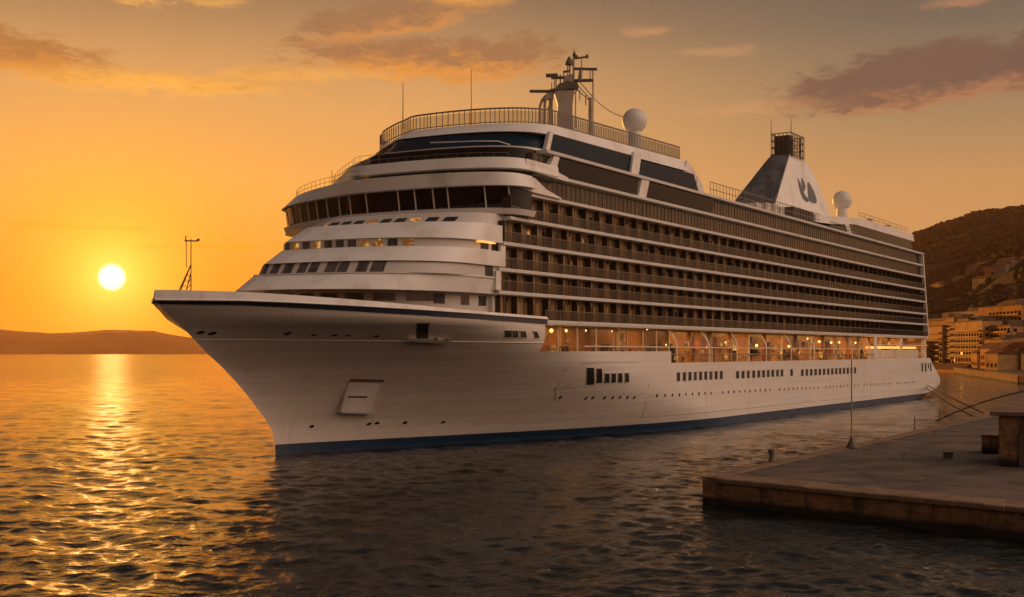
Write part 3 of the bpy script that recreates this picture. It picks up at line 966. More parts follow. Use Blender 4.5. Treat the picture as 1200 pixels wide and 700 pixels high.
for a, b_ in ((25.0, 44.9), (47.0, 65.4)):
    side_quad([(a + .1, 31.4), (b_ - .2, 31.4), (b_ + .6 if b_ < 60 else b_ - 1.9, 33.75), (a + 1.0, 33.5)], 15.05, 15.12, M['bluglass'], 'lounge_window', gl)
    mb = MB()
    for i in range(int((b_ - a) / 1.25)):
        s = a + .8 + i * 1.25
        mb.tube(P(s, 15.12, 31.4), P(s + .6, 15.12, 33.6), .03, n=5)
    mb.build('window_mullion', M['dark'], gl)
# the big dark panes one deck lower, with their white pillar
for a, b_ in ((24.2, 43.6), (45.6, 66.0)):
    side_quad([(a, 28.62), (b_ - .5, 28.62), (b_, 30.5), (a + .9, 30.5)], 16.5, 16.92, M['glass'], 'upper_window', row_parent[6])
side_quad([(43.3, 28.5), (45.3, 28.5), (46.2, 30.56), (44.2, 30.56)], 16.5, 17.05, M['white'], 'upper_pillar', row_parent[6])
side_quad([(22.2, 28.5), (23.9, 28.5), (24.9, 30.56), (23.8, 30.56)], 16.3, 17.0, M['edge'], 'upper_pillar', row_parent[6])
side_quad([(24.6, 31.0), (25.4, 31.0), (26.4, 33.6), (25.7, 33.6)], 14.9, 15.35, M['edge'], 'corner_post', gl)
# roof railing all round
def railing(pts, h_, parent, step=.7, name='roof_railing', r=.035, mat='rail', rails=(1.0,), close=False, slat=.0):
    mb = MB()
    for k in rails:
        mb.path([Vector(p) + Vector((0, 0, h_ * k)) for p in pts], r * 1.3, 5)
    for a, b_ in zip(pts, pts[1:]):
        a, b_ = Vector(a), Vector(b_); n_ = max(1, int((b_ - a).length / step))
        for i in range(n_):
            p = a + (b_ - a) * i / n_
            mb.tube(p, p + Vector((0, 0, h_)), r, n=4)
    return mb.build(name, M[mat], parent)
ol = outline(22.2, 7.0, 14.2, .48, 61)
rpts = [P(s, l, 34.6 + .75 * max(0, min(1, (s - 26) / 30))) for s, l in ol]
railing(rpts, 1.75, roof, step=.42, rails=(1.0, .96, .12), r=.045)
gm = MB()
for i in range(len(rpts) - 1):
    a, b_ = Vector(rpts[i]), Vector(rpts[i + 1]); up = Vector((0, 0, 1.45)); z_ = Vector((0, 0, .2))
    gm.face([a + z_, b_ + z_, b_ + up, a + up])
gm.build('windbreak_glass', material('smoked_windbreak', (.10, .085, .07), .15, alpha=.42), roof)
# deck behind: rails of the pool deck
railing([P(66, 16.4, 31.02), P(112, 16.4, 31.02)], 1.9, row_parent[7], step=1.1, rails=(1.0, .5), r=.04)
railing([P(118, 16.2, 31.02), P(133, 16.2, 31.02)], 1.3, row_parent[7], step=.9, rails=(1.0, .5), r=.04)
# radomes
def radome(s, lat, z0, zc, r):
    t = empty('radome'); t.parent = ship
    mb = MB(); mb.lathe([(r * 1.0 * math.sin(a), -r * math.cos(a)) for a in [math.pi * (i + .3) / 18.6 for i in range(19)]], P(s, lat, zc), 28)
    mb.build('dome', M['radome'], t, smooth=True, angle=80)
    mb = MB(); mb.lathe([(r * .62, 0), (r * .55, (zc - z0) * .6), (r * .5, zc - z0 - r * .72)], P(s, lat, z0), 18)
    mb.build('pedestal', M['radome'], t, smooth=True)
    mb = MB(); mb.lathe([(r * 1.003, -.035), (r * 1.006, 0), (r * 1.003, .035)], P(s, lat, zc - r * .1), 28); mb.build('seam_band', M['frame'], t)
radome(64.0, 6.0, 31.0, 41.9, 1.72)
radome(162.0, 4.5, 35.0, 41.4, 2.0)
# main mast
mast = empty('main_mast'); mast.parent = ship
SM, LM = 54.0, 0.5
def mp(px, py, back=0.0):
    """a point of the mast's athwart frame: px, py are its drawing coordinates (8.75 units to the metre)"""
    u = (px - 652) / 8.75
    return P(SM + .5408 * u + .8412 * back, LM + .8412 * u - .5408 * back, 10 + (412 - py) / 8.75)
def mrod(pts, r, mat, name, r2=None, n=6):
    mb = MB()
    for a, b_ in zip(pts, pts[1:]): mb.tube(mp(*a), mp(*b_), r, r2, n=n)
    return mb.build(name, M[mat], mast)
def slab(poly, th, mat, name):
    mb = MB(); mb.prism([mp(x, y, -th) for x, y in poly], [mp(x, y, th) for x, y in poly]); return mb.build(name, M[mat], mast)
slab([(645, 200), (662, 200), (662, 125), (664, 108), (641, 108), (645, 125)], .9, 'mast', 'tower')
slab([(641, 109), (669, 104), (668, 99), (655, 97), (645, 101)], 1.0, 'rust', 'platform')
slab([(651, 99), (663, 99), (662, 88), (653, 90)], .5, 'mast', 'topmast_base')
for pts, r in (([(663.5, 98), (663.5, 66)], .17), ([(659, 98), (659, 76)], .13), ([(656.5, 90), (656.5, 76)], .08), ([(672, 94), (672, 82)], .22), ([(669, 94), (671, 82)], .1), ([(683, 93), (683, 82)], .08), ([(673, 81), (673, 68)], .08),
               ([(648, 100), (648, 88)], .12), ([(643, 106), (643, 90)], .1), ([(638, 107), (638, 97)], .07), ([(641, 107), (641, 93)], .07), ([(652, 98), (652, 86)], .09)):
    mrod(pts, r, 'mast', 'mast_rod')
for pts, r in (([(631, 89), (645, 88.5)], .26), ([(637, 91.5), (663, 91)], .2), ([(651, 85), (660, 83)], .15), ([(662, 95), (686, 94.5)], .22), ([(664, 81), (691, 81.5)], .19), ([(664, 69), (680, 67)], .13)):
    mrod(pts, r, 'rust', 'yard_arm')
mb = MB(); mb.lathe([(.55, 0), (.5, .35), (.22, .9), (.08, 1.15)], mp(658.5, 76.5), 9); mb.build('lantern', M['rust'], mast)
mb = MB(); mb.lathe([(.16, 0), (.28, .25), (.16, .5), (.05, .8)], mp(664.5, 67), 8); mb.lathe([(.2, -.2), (.24, 0), (.2, .2)], mp(667, 67), 8); mb.build('mast_light', M['rust'], mast)
mb = MB(); mb.lathe([(.16, -.25), (.2, 0), (.16, .25)], mp(679.5, 66.5), 8); mb.build('yard_light', M['rust'], mast)
mrod([(612, 107.3), (638, 107.5)], .21, 'rust', 'radar_scanner')
mrod([(636, 107.5), (644, 106)], .3, 'rust', 'radar_drive')
mrod([(623.5, 150), (624, 126), (627, 117), (632, 112), (638, 110.5)], .2, 'mast', 'radar_post')
mrod([(629, 150), (630, 114)], .22, 'mast', 'radar_post'); mrod([(636, 150), (637, 112)], .3, 'mast', 'radar_post')
slab([(629, 118), (640, 116), (640, 109), (631, 111)], .5, 'mast', 'radar_bracket')
mrod([(683.5, 180), (683.5, 115)], .45, 'mast', 'aft_post', .33); mrod([(686.3, 180), (686.3, 82)], .11, 'mast', 'aft_post')
for pts in ([(671, 97), (686, 114)], [(669, 101), (682, 115)], [(666, 104), (681, 117)], [(664, 110), (669, 105)], [(666, 150), (666, 108)], [(671, 118), (671, 106)], [(678, 124), (678, 112)], [(633, 130), (641, 108)]):
    mrod(pts, .085, 'mast', 'stay', n=5)
mb = MB()
pts = [Vector(mp(686.5, 115)).lerp(Vector(P(64.0, 5.0, 42.4)), i / 8) - Vector((0, 0, .5 * math.sin(math.pi * i / 8))) for i in range(9)]
mb.path(pts, .05, 5); mb.build('mast_cable', M['rust'], mast)
# whip aerials
for s, lat, z0, z1 in ((19.8, 0, 34.4, 39.6), (33.0, 0, 34.8, 43.6), (4.18, 0, 23, 23.1)):
    if z1 < 30: continue
    mb = MB(); mb.tube(P(s, lat, z0), P(s, lat, z1), .07, .03, n=6); mb.build('whip_aerial', M['rust'], ship)
mb = MB(); mb.tube(P(18.9, -9.5, 27.75), P(18.9, -9.5, 30.6), .05, .03, n=6); mb.build('whip_aerial', M['rust'], ship)
# foremast on the forecastle: a lattice tripod
fm = empty('foremast'); fm.parent = ship
mb = MB()
FX = lambda u, z, v=0.0: P(-10.6 + .5408 * u + .8412 * v, .8412 * u - .5408 * v, z)
mb.tube(FX(0, 14.2), FX(0, 20.0), .06, .045, n=6)
mb.tube(FX(-.42, 17.4), FX(-.42, 19.9), .035, n=5)
for v in (.35, -.35):
    mb.tube(FX(-1.5, 14.2, v), FX(0, 17.7), .055, n=6)
mb.tube(FX(-.75, 14.2), FX(0, 17.0), .045, n=5)
for k in range(6):
    q0, q1 = k / 6.5, (k + .6) / 6.5
    mb.tube(FX(-1.5 * (1 - q0), 14.2 + 3.5 * q0, .35 * (1 - q0)), FX(-.75 * (1 - q1), 14.2 + 2.8 * q1), .03, n=4)
    mb.tube(FX(-.75 * (1 - q0), 14.2 + 2.8 * q0), FX(0, 14.2 + 3.2 * q1), .03, n=4)
mb.build('lattice', M['rust'], fm)
mb = MB(); mb.tube(P(-11.3, 0, 19.75), P(-9.8, 0, 19.85), .07, n=5); mb.tube(P(-11.2, 0, 19.75), P(-11.2, 0, 20.2), .05, n=5); mb.lathe([(.1, 0), (.13, .1), (.1, .22)], P(-9.75, 0, 19.85), 8)
mb.build('yard', M['rust'], fm)

# funnel
fun = empty('funnel'); fun.parent = ship
lev = [(31.0, 118.0, 160.5, 4.7), (35.5, 123.4, 158.5, 3.95), (39.5, 128.2, 156.6, 3.2), (43.3, 132.8, 153.5, 2.5), (46.0, 136.1, 150.9, 2.0), (47.3, 137.7, 149.2, 1.75), (48.1, 138.7, 146.6, 1.5)]
FS = 1.4
mb = MB(); fr = MB(); fr.m = 0
for (z0, a0, b0, w0), (z1, a1, b1, w1) in zip(lev, lev[1:]):
    fr.face([P(a0, w0, z0), P(a1, w1, z1), P(a1, -w1 * FS, z1), P(a0, -w0 * FS, z0)])
    mb.face([P(a0, w0, z0), P(b0, w0, z0), P(b1, w1, z1), P(a1, w1, z1)])
    mb.face([P(b0, w0, z0), P(b0, -w0 * FS, z0), P(b1, -w1 * FS, z1), P(b1, w1, z1)])
    mb.face([P(b0, -w0 * FS, z0), P(a0, -w0 * FS, z0), P(a1, -w1 * FS, z1), P(b1, -w1 * FS, z1)])
z1, a1, b1, w1 = lev[-1]
mb.face([P(a1, w1, z1), P(b1, w1, z1), P(b1, -w1 * FS, z1), P(a1, -w1 * FS, z1)])
mb.build('casing', M['white'], fun)
for i in range(15):
    k = -FS + (1 + FS) * (i + .5) / 15
    for (z0, a0, b0, w0), (z1, a1, b1, w1) in zip(lev, lev[1:]):
        fr.prism([P(a0 - .28, k * w0 + .14, z0), P(a0 - .28, k * w0 - .14, z0), P(a0 + .1, k * w0 - .14, z0), P(a0 + .1, k * w0 + .14, z0)],
                 [P(a1 - .28, k * w1 + .1, z1), P(a1 - .28, k * w1 - .1, z1), P(a1 + .1, k * w1 - .1, z1), P(a1 + .1, k * w1 + .1, z1)])
fr.build('louvre_front', M['funnelgrey'], fun)
mb = MB()
for i in range(5):
    mb.lathe([(.5, 47.9), (.48, 51.0), (.4, 51.1)], (139.6 + (i % 2) * 1.4, (i - 2) * .75, 0), 10)
mb.build('exhaust_pipe', M['rust'], fun)
mb = MB()
c0, c1, cw, zc0, zc1 = 138.2, 145.6, 2.0, 48.2, 52.2
for i in range(7):
    z = zc0 + (zc1 - zc0) * i / 6
    lp = [P(c0, cw, z), P(c1, cw, z), P(c1, -cw, z), P(c0, -cw, z), P(c0, cw, z)]
    if i % 2 == 0: mb.path(lp, .1, 4)
for i in range(9):
    s = c0 + (c1 - c0) * i / 8
    for sd in (1, -1): mb.tube(P(s, sd * cw, zc0 - .5), P(s, sd * cw, zc1), .09, n=4)
for i in range(6):
    l = -cw + 2 * cw * i / 5
    for s in (c0, c1): mb.tube(P(s, l, zc0 - .5), P(s, l, zc1), .09, n=4)
mb.build('exhaust_cage', M['rust'], fun)
mb = MB(); mb.box(P(c0 + .4, cw - .5, zc0), P(c0 + 2.4, -cw + .5, zc1 - .4)); mb.build('uptake_box', M['rust'], fun)
for s, l in ((c0, -cw), (c0, cw)):
    mb = MB(); mb.tube(P(s, l, zc1), P(s, l, zc1 + 2.6), .08, .04, n=5); mb.build('whip_aerial', M['rust'], fun)
# leaf emblem on the port face
def fun_w(z):
    return lerp_tab([(a[0], a[3]) for a in lev], z)
def leaf(pts, par):
    mb = MB()
    mb.prism([P(s, fun_w(z) + .015, z) for s, z in pts], [P(s, fun_w(z) + .07, z) for s, z in pts])
    return mb.build('emblem_leaf', M['logo'], par)
def E_(px, py):      # emblem sheet: x right, y up, metres on the funnel side
    return 140.2 + px * 10.6, 39.0 + py * 4.7 + px * .9
leaf([E_(*p) for p in ((.04, 1.0), (.14, .78), (.19, .52), (.27, .30), (.43, .14), (.44, .06), (.38, -.02), (.24, .02), (.12, .14), (.05, .34), (.02, .62))], fun)
leaf([E_(*p) for p in ((.26, 1.02), (.36, .86), (.41, .66), (.30, .46), (.235, .44), (.20, .62), (.215, .84))], fun)
leaf([E_(*p) for p in ((.60, .88), (.72, .74), (.86, .46), (.93, .16), (.90, -.02), (.76, -.06), (.60, -.02), (.47, .04), (.46, .24), (.50, .52), (.54, .74))], fun)
# aft block with dark windows and a white brow
ab = empty('aft_house'); ab.parent = ship
poly = [(113.5, 31.05), (s_end(31), 31.05), (s_end(31) - 1.2, 33.6), (135, 33.4), (126, 32.3), (113.5, 31.6)]
side_quad(poly, 15.0, -15.0, M['glass'], 'glazed_body', ab)
poly = [(113.2, 31.9), (122, 32.3), (135.5, 33.45), (178.0, 33.6), (177.0, 35.05), (140, 34.95), (126, 34.0), (113.2, 33.2)]
brow = side_quad(poly, 15.15, -15.15, M['white'], 'brow', ab)
side_quad([(131.6, 31.05), (134.2, 31.05), (131.6, 33.2), (129.2, 33.0)], 15.02, 15.2, M['edge'], 'aft_pillar', ab)
railing([P(140, 14.6, 35.0), P(176, 14.6, 35.05)], 1.15, brow, step=3.2, rails=(1.0, .5), r=.035)
mb = MB()
for s, l, a, h_ in ((152, 13.5, .5, 1.2), (163, 14, .6, .9), (171, 13, .4, 1.0), (146, 12, 1.2, .7)):
    mb.box(P(s, l, 35), P(s + a * 2, l - 1, 35 + h_))
mb.build('vent_box', M['frame'], brow)
mb = MB(); mb.box(P(100.8, 15.8, 31.02), P(110.3, 12.5, 33.2)); lk = mb.build('deck_locker', M['rust'], ship, bevel=.1)
mb = MB()
for i in range(7): mb.box(P(101.3 + i * 1.3, 15.8, 31.2), P(101.5 + i * 1.3, 15.88, 33.0))
mb.build('rib', M['dark'], lk)
for s in (88, 92, 95.5, 98):
    mb = MB(); mb.box(P(s, 14.5, 31.02), P(s + 2.0, 12.5, 32.2 + (s % 3) * .4)); mb.build('deck_locker', M['frame'], ship)

# ------------------------------------------------------------------ sea
def build_sea():
    ang = np.concatenate([np.arange(-180, -30, 2.5), np.arange(-30, 30, .105), np.arange(30, 180, 2.5)])
    ang = np.radians(ang)
    r = [10.0]
    while r[-1] < 9300: r.append(r[-1] * (1.003 if 38 < r[-1] < 150 else 1.0045 if 150 <= r[-1] < 800 else 1.012))
    r = np.array(r)
    A, RR = np.meshgrid(ang, r)
    Xw = RR * np.sin(A); Yw = RR * np.cos(A)
    sp = np.gradient(r)[:, None] * np.ones_like(RR)
    rg = np.random.default_rng(5)
    Z = np.zeros_like(Xw)
    for i in range(120):
        lam = 10 ** rg.uniform(math.log10(.5), math.log10(8))
        th = rg.normal(R(205), R(34)) if i % 3 else rg.uniform(0, 2 * math.pi)
        k = 2 * math.pi / lam
        amp = .0046 * (lam if lam < 1.6 else 1.6 * (lam / 1.6) ** .35) * rg.uniform(.5, 1.25)
        ph = rg.uniform(0, 6.28)
        wgt = np.clip((lam / sp - 2.5) / 3.5, 0, 1)
        arg = k * (Xw * math.sin(th) + Yw * math.cos(th)) + ph
        arg = arg + .6 * np.sin(.06 * Xw + .045 * Yw + i)
        Z += wgt * amp * (np.sin(arg) + .25 * np.sin(2 * arg - 1.57))
    nr, na = Xw.shape
    co = np.stack([Xw, Yw, Z], -1).reshape(-1, 3)
    idx = np.arange(nr * na).reshape(nr, na)
    nxt = np.roll(idx, -1, axis=1)
    q = np.stack([idx[:-1], idx[1:], nxt[1:], nxt[:-1]], -1).reshape(-1, 4)
    cen = len(co)
    co = np.vstack([co, [[0, 0, 0]]])
    me = bpy.data.meshes.new('sea')
    nq = len(q); nt = na
    tri = np.stack([idx[0], nxt[0], np.full(na, cen)], -1)
    me.vertices.add(len(co)); me.vertices.foreach_set('co', co.astype(np.float32).ravel())
    loops = np.concatenate([q.ravel(), tri.ravel()]).astype(np.int32)
    me.loops.add(len(loops)); me.loops.foreach_set('vertex_index', loops)
    me.polygons.add(nq + nt)
    st = np.concatenate([np.arange(nq) * 4, nq * 4 + np.arange(nt) * 3]).astype(np.int32)
    me.polygons.foreach_set('loop_start', st)
    me.polygons.foreach_set('use_smooth', np.ones(nq + nt, bool))
    me.update(); me.validate()
    o = bpy.data.objects.new('sea', me); COL.objects.link(o)
    m = bpy.data.materials.new('sea_water'); m.use_nodes = True
    N = NT(m.node_tree); b = m.node_tree.nodes['Principled BSDF']
    b.inputs['Base Color'].default_value = (.006, .011, .011, 1)
    b.inputs['Roughness'].default_value = .06
    b.inputs['IOR'].default_value = 1.33
    tc = N.new('ShaderNodeTexCoord').outputs['Object']
    h1 = N.noise(N.mapping(tc, (1.0, 1.6, 1), rot=(0, 0, R(14))), 1.75, 4, .55, .5)
    h2 = N.noise(N.mapping(tc, (.42, .75, 1), rot=(0, 0, R(-12))), 1.0, 3, .5, .4)
    h3 = N.noise(N.mapping(tc, (.07, .11, 1), rot=(0, 0, R(8))), 1.0, 3, .5, .3)
    hh = N.m('ADD', N.m('MULTIPLY', h1, N.rng(h3, .3, .7, .045, .10)), N.m('MULTIPLY', h2, N.rng(h3, .3, .7, .06, .16)))
    bn = N.new('ShaderNodeBump'); bn.inputs['Strength'].default_value = 1.0; bn.inputs['Distance'].default_value = 1.0
    N.put(bn.inputs['Height'], hh); N.put(b.inputs['Normal'], bn.outputs[0])
    me.materials.append(m)
    tag(o, kind='structure')
    return o
build_sea()

# ------------------------------------------------------------------ pier
M['stone'] = material('pier_stone', (.30, .165, .085), .85, var=((.9, .9, 1.6), (.16, .09, .048), .35, .70), bump=((1.6, 1.6, 3.0), 1.0, .16))
M['coping'] = material('pier_coping', (.27, .18, .115), .85, var=((.8, .8, .8), (.17, .11, .07), .35, .70), bump=((3, 3, 3), .9, .08))
M['paving'] = material('pier_paving', (.17, .133, .107), .9, var=((.35, .35, .35), (.085, .067, .054), .35, .70), bump=((2.5, 2.5, 2.5), .6, .07))
N, b, tc = nt_of(M['stone'])      # wet dark band and course joints on the wall face
sx = N.new('ShaderNodeSeparateXYZ'); N.put(sx.inputs[0], tc)
old = b.inputs['Base Color'].links[0].from_socket
wet = N.rng(N.m('ADD', sx.outputs[2], N.m('MULTIPLY', N.noise(tc, .5, 5, .6), .5)), .55, .95)
streak = N.rng(N.noise(N.mapping(tc, (1.1, 1.1, .16)), 1.0, 6, .65), .50, .66)
old = N.mix(N.m('MULTIPLY', streak, .75), old, (.055, .034, .02))
N.put(b.inputs['Base Color'], N.mix(wet, (.035, .028, .02), old))
ZP = 1.78
d2 = Vector((.5408, .8412, 0)); C0 = Vector((12.5, 78.4, 0)); fr_d = Vector((.688, -.7256, 0)).normalized()
inn = Vector((-d2.y, d2.x, 0)) * -1
Lb, Lf = 150.0, 46.0
def rough_line(p, q_, n, amp, seed):
    rg = random.Random(seed)
    perp = (q_ - p).normalized().cross(Vector((0, 0, 1)))
    return [p + (q_ - p) * i / n + perp * (rg.uniform(-amp, amp) if 0 < i < n else 0) for i in range(n + 1)]
pier = empty('pier', (0, 0, 0)); tag(pier, kind='structure')
far1 = C0 + d2 * Lb; far2 = C0 + fr_d * Lf
A1 = rough_line(C0 + fr_d * .0, far2, 46, .05, 1); A2 = rough_line(C0, far1, 70, .05, 2)
mb = MB()
def wall_face(line, flip, zt):
    rg = random.Random(4)
    nrow = 5
    vs = []
    for j in range(nrow + 1):
        z = -1.5 + (zt + 1.5) * j / nrow
        row = []
        for i, p in enumerate(line):
            out = (fr_d if flip else d2) * 0
            nrm = Vector((-.7256, -.688, 0)) if not flip else Vector((-.8412, .5408, 0))
            amt = rg.uniform(-.05, .04) if (0 < j < nrow and 0 < i < len(line) - 1) else 0
            row.append(mb.vert(p + nrm * (amt - .12 * j / nrow) + Vector((0, 0, z)) if i else p + Vector((0, 0, z))))
        vs.append(row)
    for j in range(nrow):
        for i in range(len(line) - 1):
            k = [vs[j][i], vs[j][i + 1], vs[j + 1][i + 1], vs[j + 1][i]]
            mb.idx(k[::-1] if flip else k)
wall_face(A1, False, ZP - .28); wall_face(A2, True, ZP - .28)
mb.build('quay_wall', M['stone'], pier)
corner_far = far1 + (far2 - C0)
mb = MB()
def cop(line, nrm, width, seed):
    rg = random.Random(seed)
    i = 0
    while i < len(line) - 1:
        j = min(len(line) - 1, i + rg.choice((1, 2, 2, 3)))
        p, q_ = line[i], line[j]
        t = (q_ - p).normalized() * .012
        p, q_ = p + t, q_ - t
        dz = rg.uniform(-.03, .03); ov = rg.uniform(.03, .13); zt = ZP + dz
        mb.prism([p + nrm * ov + Vector((0, 0, ZP - .32)), p + nrm * (ov + .02) + Vector((0, 0, zt - .06)), p + nrm * (ov - .06) + Vector((0, 0, zt)), p - nrm * width + Vector((0, 0, zt)), p - nrm * width + Vector((0, 0, ZP - .32))],
                 [q_ + nrm * ov + Vector((0, 0, ZP - .32)), q_ + nrm * (ov + .02) + Vector((0, 0, zt - .06)), q_ + nrm * (ov - .06) + Vector((0, 0, zt)), q_ - nrm * width + Vector((0, 0, zt)), q_ - nrm * width + Vector((0, 0, ZP - .32))])
        i = j
nF = Vector((-.7256, -.688, 0)); nB = Vector((-.8412, .5408, 0))
cop(rough_line(C0 + fr_d * 1.0, far2, 40, .02, 7), nF, 2.6, 3); cop(rough_line(C0 + d2 * .2, far1, 60, .02, 8), nB, 1.1, 5)
mb.build('coping', M['coping'], pier, bevel=.03)
mb = MB()
g0 = C0 - nF * 2.4 - nB * 1.0; 
poly = [C0 - nF * .2 - nB * .2 , far2 - nF * .2, corner_far, far1 - nB * .2]
mb.prism([p + Vector((0, 0, ZP - .5)) for p in poly], [p + Vector((0, 0, ZP - .045)) for p in poly])
mb.build('paving', M['paving'], pier)

def on_pier(px, py, z=ZP):
    Y = 1400 * (10 - z) / (py - 412); return Vector(((px - 600) / 1400 * Y, Y, z))
def bollard(loc, label):
    t = empty('bollard', loc, 0, label=label, cat='bollard')
    mb = MB(); mb.lathe([(.34, 0), (.33, .08), (.22, .16), (.17, .5), (.19, .72), (.27, .82), (.26, .95), (.1, 1.02)], (0, 0, 0), 14)
    mb.build('post', M['rust'], t, smooth=True)
    mb = MB(); mb.lathe([(.55, -.04), (.55, .04), (.5, .06)], (0, 0, 0), 12); mb.build('base_plate', M['coping'], t)
bollard((19.2, 88.4, ZP), 'short dark iron bollard near the pier corner nearest the ship')
t = empty('pole', on_pier(998, 525), 0, label='tall thin pale pole on a dark conical foot, standing on the edge of the pier', cat='pole')
mb = MB(); mb.tube((0, 0, .6), (0, 0, 7.6), .07, .05, n=8); mb.build('shaft', M['mast'], t)
mb = MB(); mb.lathe([(.52, 0), (.48, .12), (.22, .55), (.12, .85), (.09, .95)], (0, 0, 0), 12); mb.build('foot', M['rust'], t, smooth=True)
# joints, patches and cracks worn into the paving
N, b, tc = nt_of(M['paving'])
old = b.inputs['Base Color'].links[0].from_socket
vor = N.new('ShaderNodeTexVoronoi', feature='DISTANCE_TO_EDGE'); vor.inputs['Scale'].default_value = .16
N.put(vor.inputs['Vector'], N.mapping(tc, (1, 1, 0)))
crack = N.rng(vor.outputs['Distance'], .0, .012, 1, 0)
pale = N.rng(N.noise(N.mapping(tc, (.12, .3, 1)), 1.0, 6, .7), .56, .66)
c_ = N.mix(N.m('MULTIPLY', pale, .35), old, (.20, .15, .11))
N.put(b.inputs['Base Color'], N.mix(N.m('MULTIPLY', crack, .7), c_, (.03, .024, .02)))
# the stone hut with an overhanging roof
HX = on_pier(1170, 546)
hut = empty('stone_hut', (HX.x, HX.y, ZP), R(-33), label='small square stone hut with thick overhanging roof at the right edge of the pier', cat='hut')
mb = MB(); mb.box((0, 0, 0), (6.5, 9, 3.6)); mb.build('wall', M['stone'], hut, bevel=.08)
mb = MB(); mb.prism([(-.5, -.3, 3.6), (7, -.3, 3.6), (7, 9.8, 3.6), (-.5, 9.8, 3.6)], [(-.55, -.35, 3.9), (7.1, -.35, 3.9), (7, 9.8, 4.9), (-.4, 9.8, 4.9)]); mb.build('roof', M['coping'], hut, bevel=.05)
mb = MB(); mb.box((1.4, -.06, .0), (2.6, .04, 2.3)); mb.build('door', M['rust'], hut)
b2 = on_pier(1150, 531)
t = empty('stone_block', b2, R(-33), label='low rectangular stone block beside the hut wall', cat='stone block')
mb = MB(); mb.box((0, 0, 0), (2.4, 2.6, 1.35)); mb.build('block', M['stone'], t, bevel=.06)
mb = MB(); mb.box((-.05, -.05, 1.35), (2.45, 2.65, 1.5)); mb.build('cap', M['coping'], t, bevel=.03)
b3 = on_pier(1111, 538)
t = empty('crate', b3, R(20), label='small dark wooden box lying alone on the pier paving', cat='box')
mb = MB(); mb.box((-.25, -.25, .02), (.25, .25, .46)); mb.build('box', M['rust'], t, bevel=.02)
mb = MB(); mb.box((-.28, -.28, .46), (.28, .28, .53)); mb.build('lid', M['dark'], t)
# stanchions near the pier's far edge
for i, (px, py) in enumerate(((1072, 503), (1101, 494))):
    t = empty('stanchion', on_pier(px, py), 0, label=('thin iron stanchion on the pier edge, nearer the tall pole', 'thin iron stanchion on the pier edge, nearer the mooring ropes')[i], cat='stanchion')
    mb = MB(); mb.tube((0, 0, 0), (0, 0, 1.3), .05, n=6); mb.build('post', M['rust'], t)
    mb = MB(); mb.lathe([(.2, 0), (.18, .05), (.06, .08)], (0, 0, 0), 8); mb.build('foot', M['rust'], t)
# mooring ropes
M['rope'] = material('old_rope', (.09, .065, .045), .9)
mw = ship.matrix_basis
def world_of(s, lat, z):
    return mw @ Vector(P(s, lat, z))
def rope(a, b_, sag, label, r=.07):
    mb = MB()
    n_ = 16
    pts = [a.lerp(b_, i / n_) - Vector((0, 0, sag * 4 * (i / n_) * (1 - i / n_))) for i in range(n_ + 1)]
    mb.path(pts, r, 6)
    o = mb.build('mooring_rope', M['rope'])
    return tag(o, label, 'rope', 'mooring ropes at the ship stern')
st = world_of(203.5, hull_w(203.5, 2.4) - .1, 2.4)
rope(st, on_pier(1140, 488, 2.0), .4, 'dark mooring rope from the ship stern to the pier, the lower of two', .10)
rope(st + Vector((.3, 0, .3)), on_pier(1152, 484, 2.4), .15, 'dark mooring rope from the ship stern to the pier, the upper of two', .10)
rope(on_pier(1096, 494, 2.0), Vector((64, 128, 6.6)), -1.2, 'dark rope arching over the pier edge towards the right, below the longest rope', .08)

# ------------------------------------------------------------------ hills and town
M['hill'] = material('hillside_scrub_ground', (.026, .020, .015), .95, var=((.012, .012, .012), (.06, .042, .027), .48, .68))
M['wood'] = material('hill_trees', (.016, .015, .011), .95, var=((.03, .03, .03), (.034, .027, .017), .4, .65))
M['farhill'] = material('far_hill_scrub', (.06, .04, .022), .95, var=((.004, .004, .004), (.10, .065, .032), .45, .65))
def vnoise(x, y, seed):
    rg = np.random.default_rng(seed); tab = rg.random((64, 64))
    xi = np.floor(x).astype(int); yi = np.floor(y).astype(int); fx = x - xi; fy = y - yi
    fx = fx * fx * (3 - 2 * fx); fy = fy * fy * (3 - 2 * fy)
    g = lambda i, j: tab[i % 64, j % 64]
    return (g(xi, yi) * (1 - fx) + g(xi + 1, yi) * fx) * (1 - fy) + (g(xi, yi + 1) * (1 - fx) + g(xi + 1, yi + 1) * fx) * fy
def fbm(x, y, seed, o=5):
    s_ = 0; a_ = 1; t_ = 0
    for i in range(o):
        s_ = s_ + a_ * vnoise(x * 2 ** i, y * 2 ** i, seed + i); t_ += a_; a_ *= .5
    return s_ / t_
def sm(x, a, b_):
    t_ = np.clip((x - a) / (b_ - a), 0, 1); return t_ * t_ * (3 - 2 * t_)
RID = [(.05, 0), (.10, 20), (.20, 70), (.286, 125), (.314, 172), (.334, 194), (.357, 213), (.386, 232), (.40, 238), (.43, 249), (.50, 272), (.65, 250), (.9, 200)]
SHORE = [(.05, 1500), (.2, 1150), (.30, 860), (.351, 690), (.389, 483), (.4286, 375), (.5, 330), (.9, 300)]
def interp(tab, x):
    return np.interp(x, [p[0] for p in tab], [p[1] for p in tab])
def land(a, Y):
    X_ = a * Y; t_ = Y - interp(SHORE, a)
    z = 2.6 * sm(t_, -4, 6) + sm(t_, 60, 420) * 18
    z = z + (interp(RID, a) - 20) * sm(Y, 760, 2050) ** 1.05
    z = z + 62 * np.exp(-((Y - 1120) / 260) ** 2) * sm(a, .36, .46)
    nz = fbm(X_ / 170, Y / 170, 3, 5) - .5
    return z + nz * sm(t_, 60, 500) * 46 - 4 * (t_ < -3)
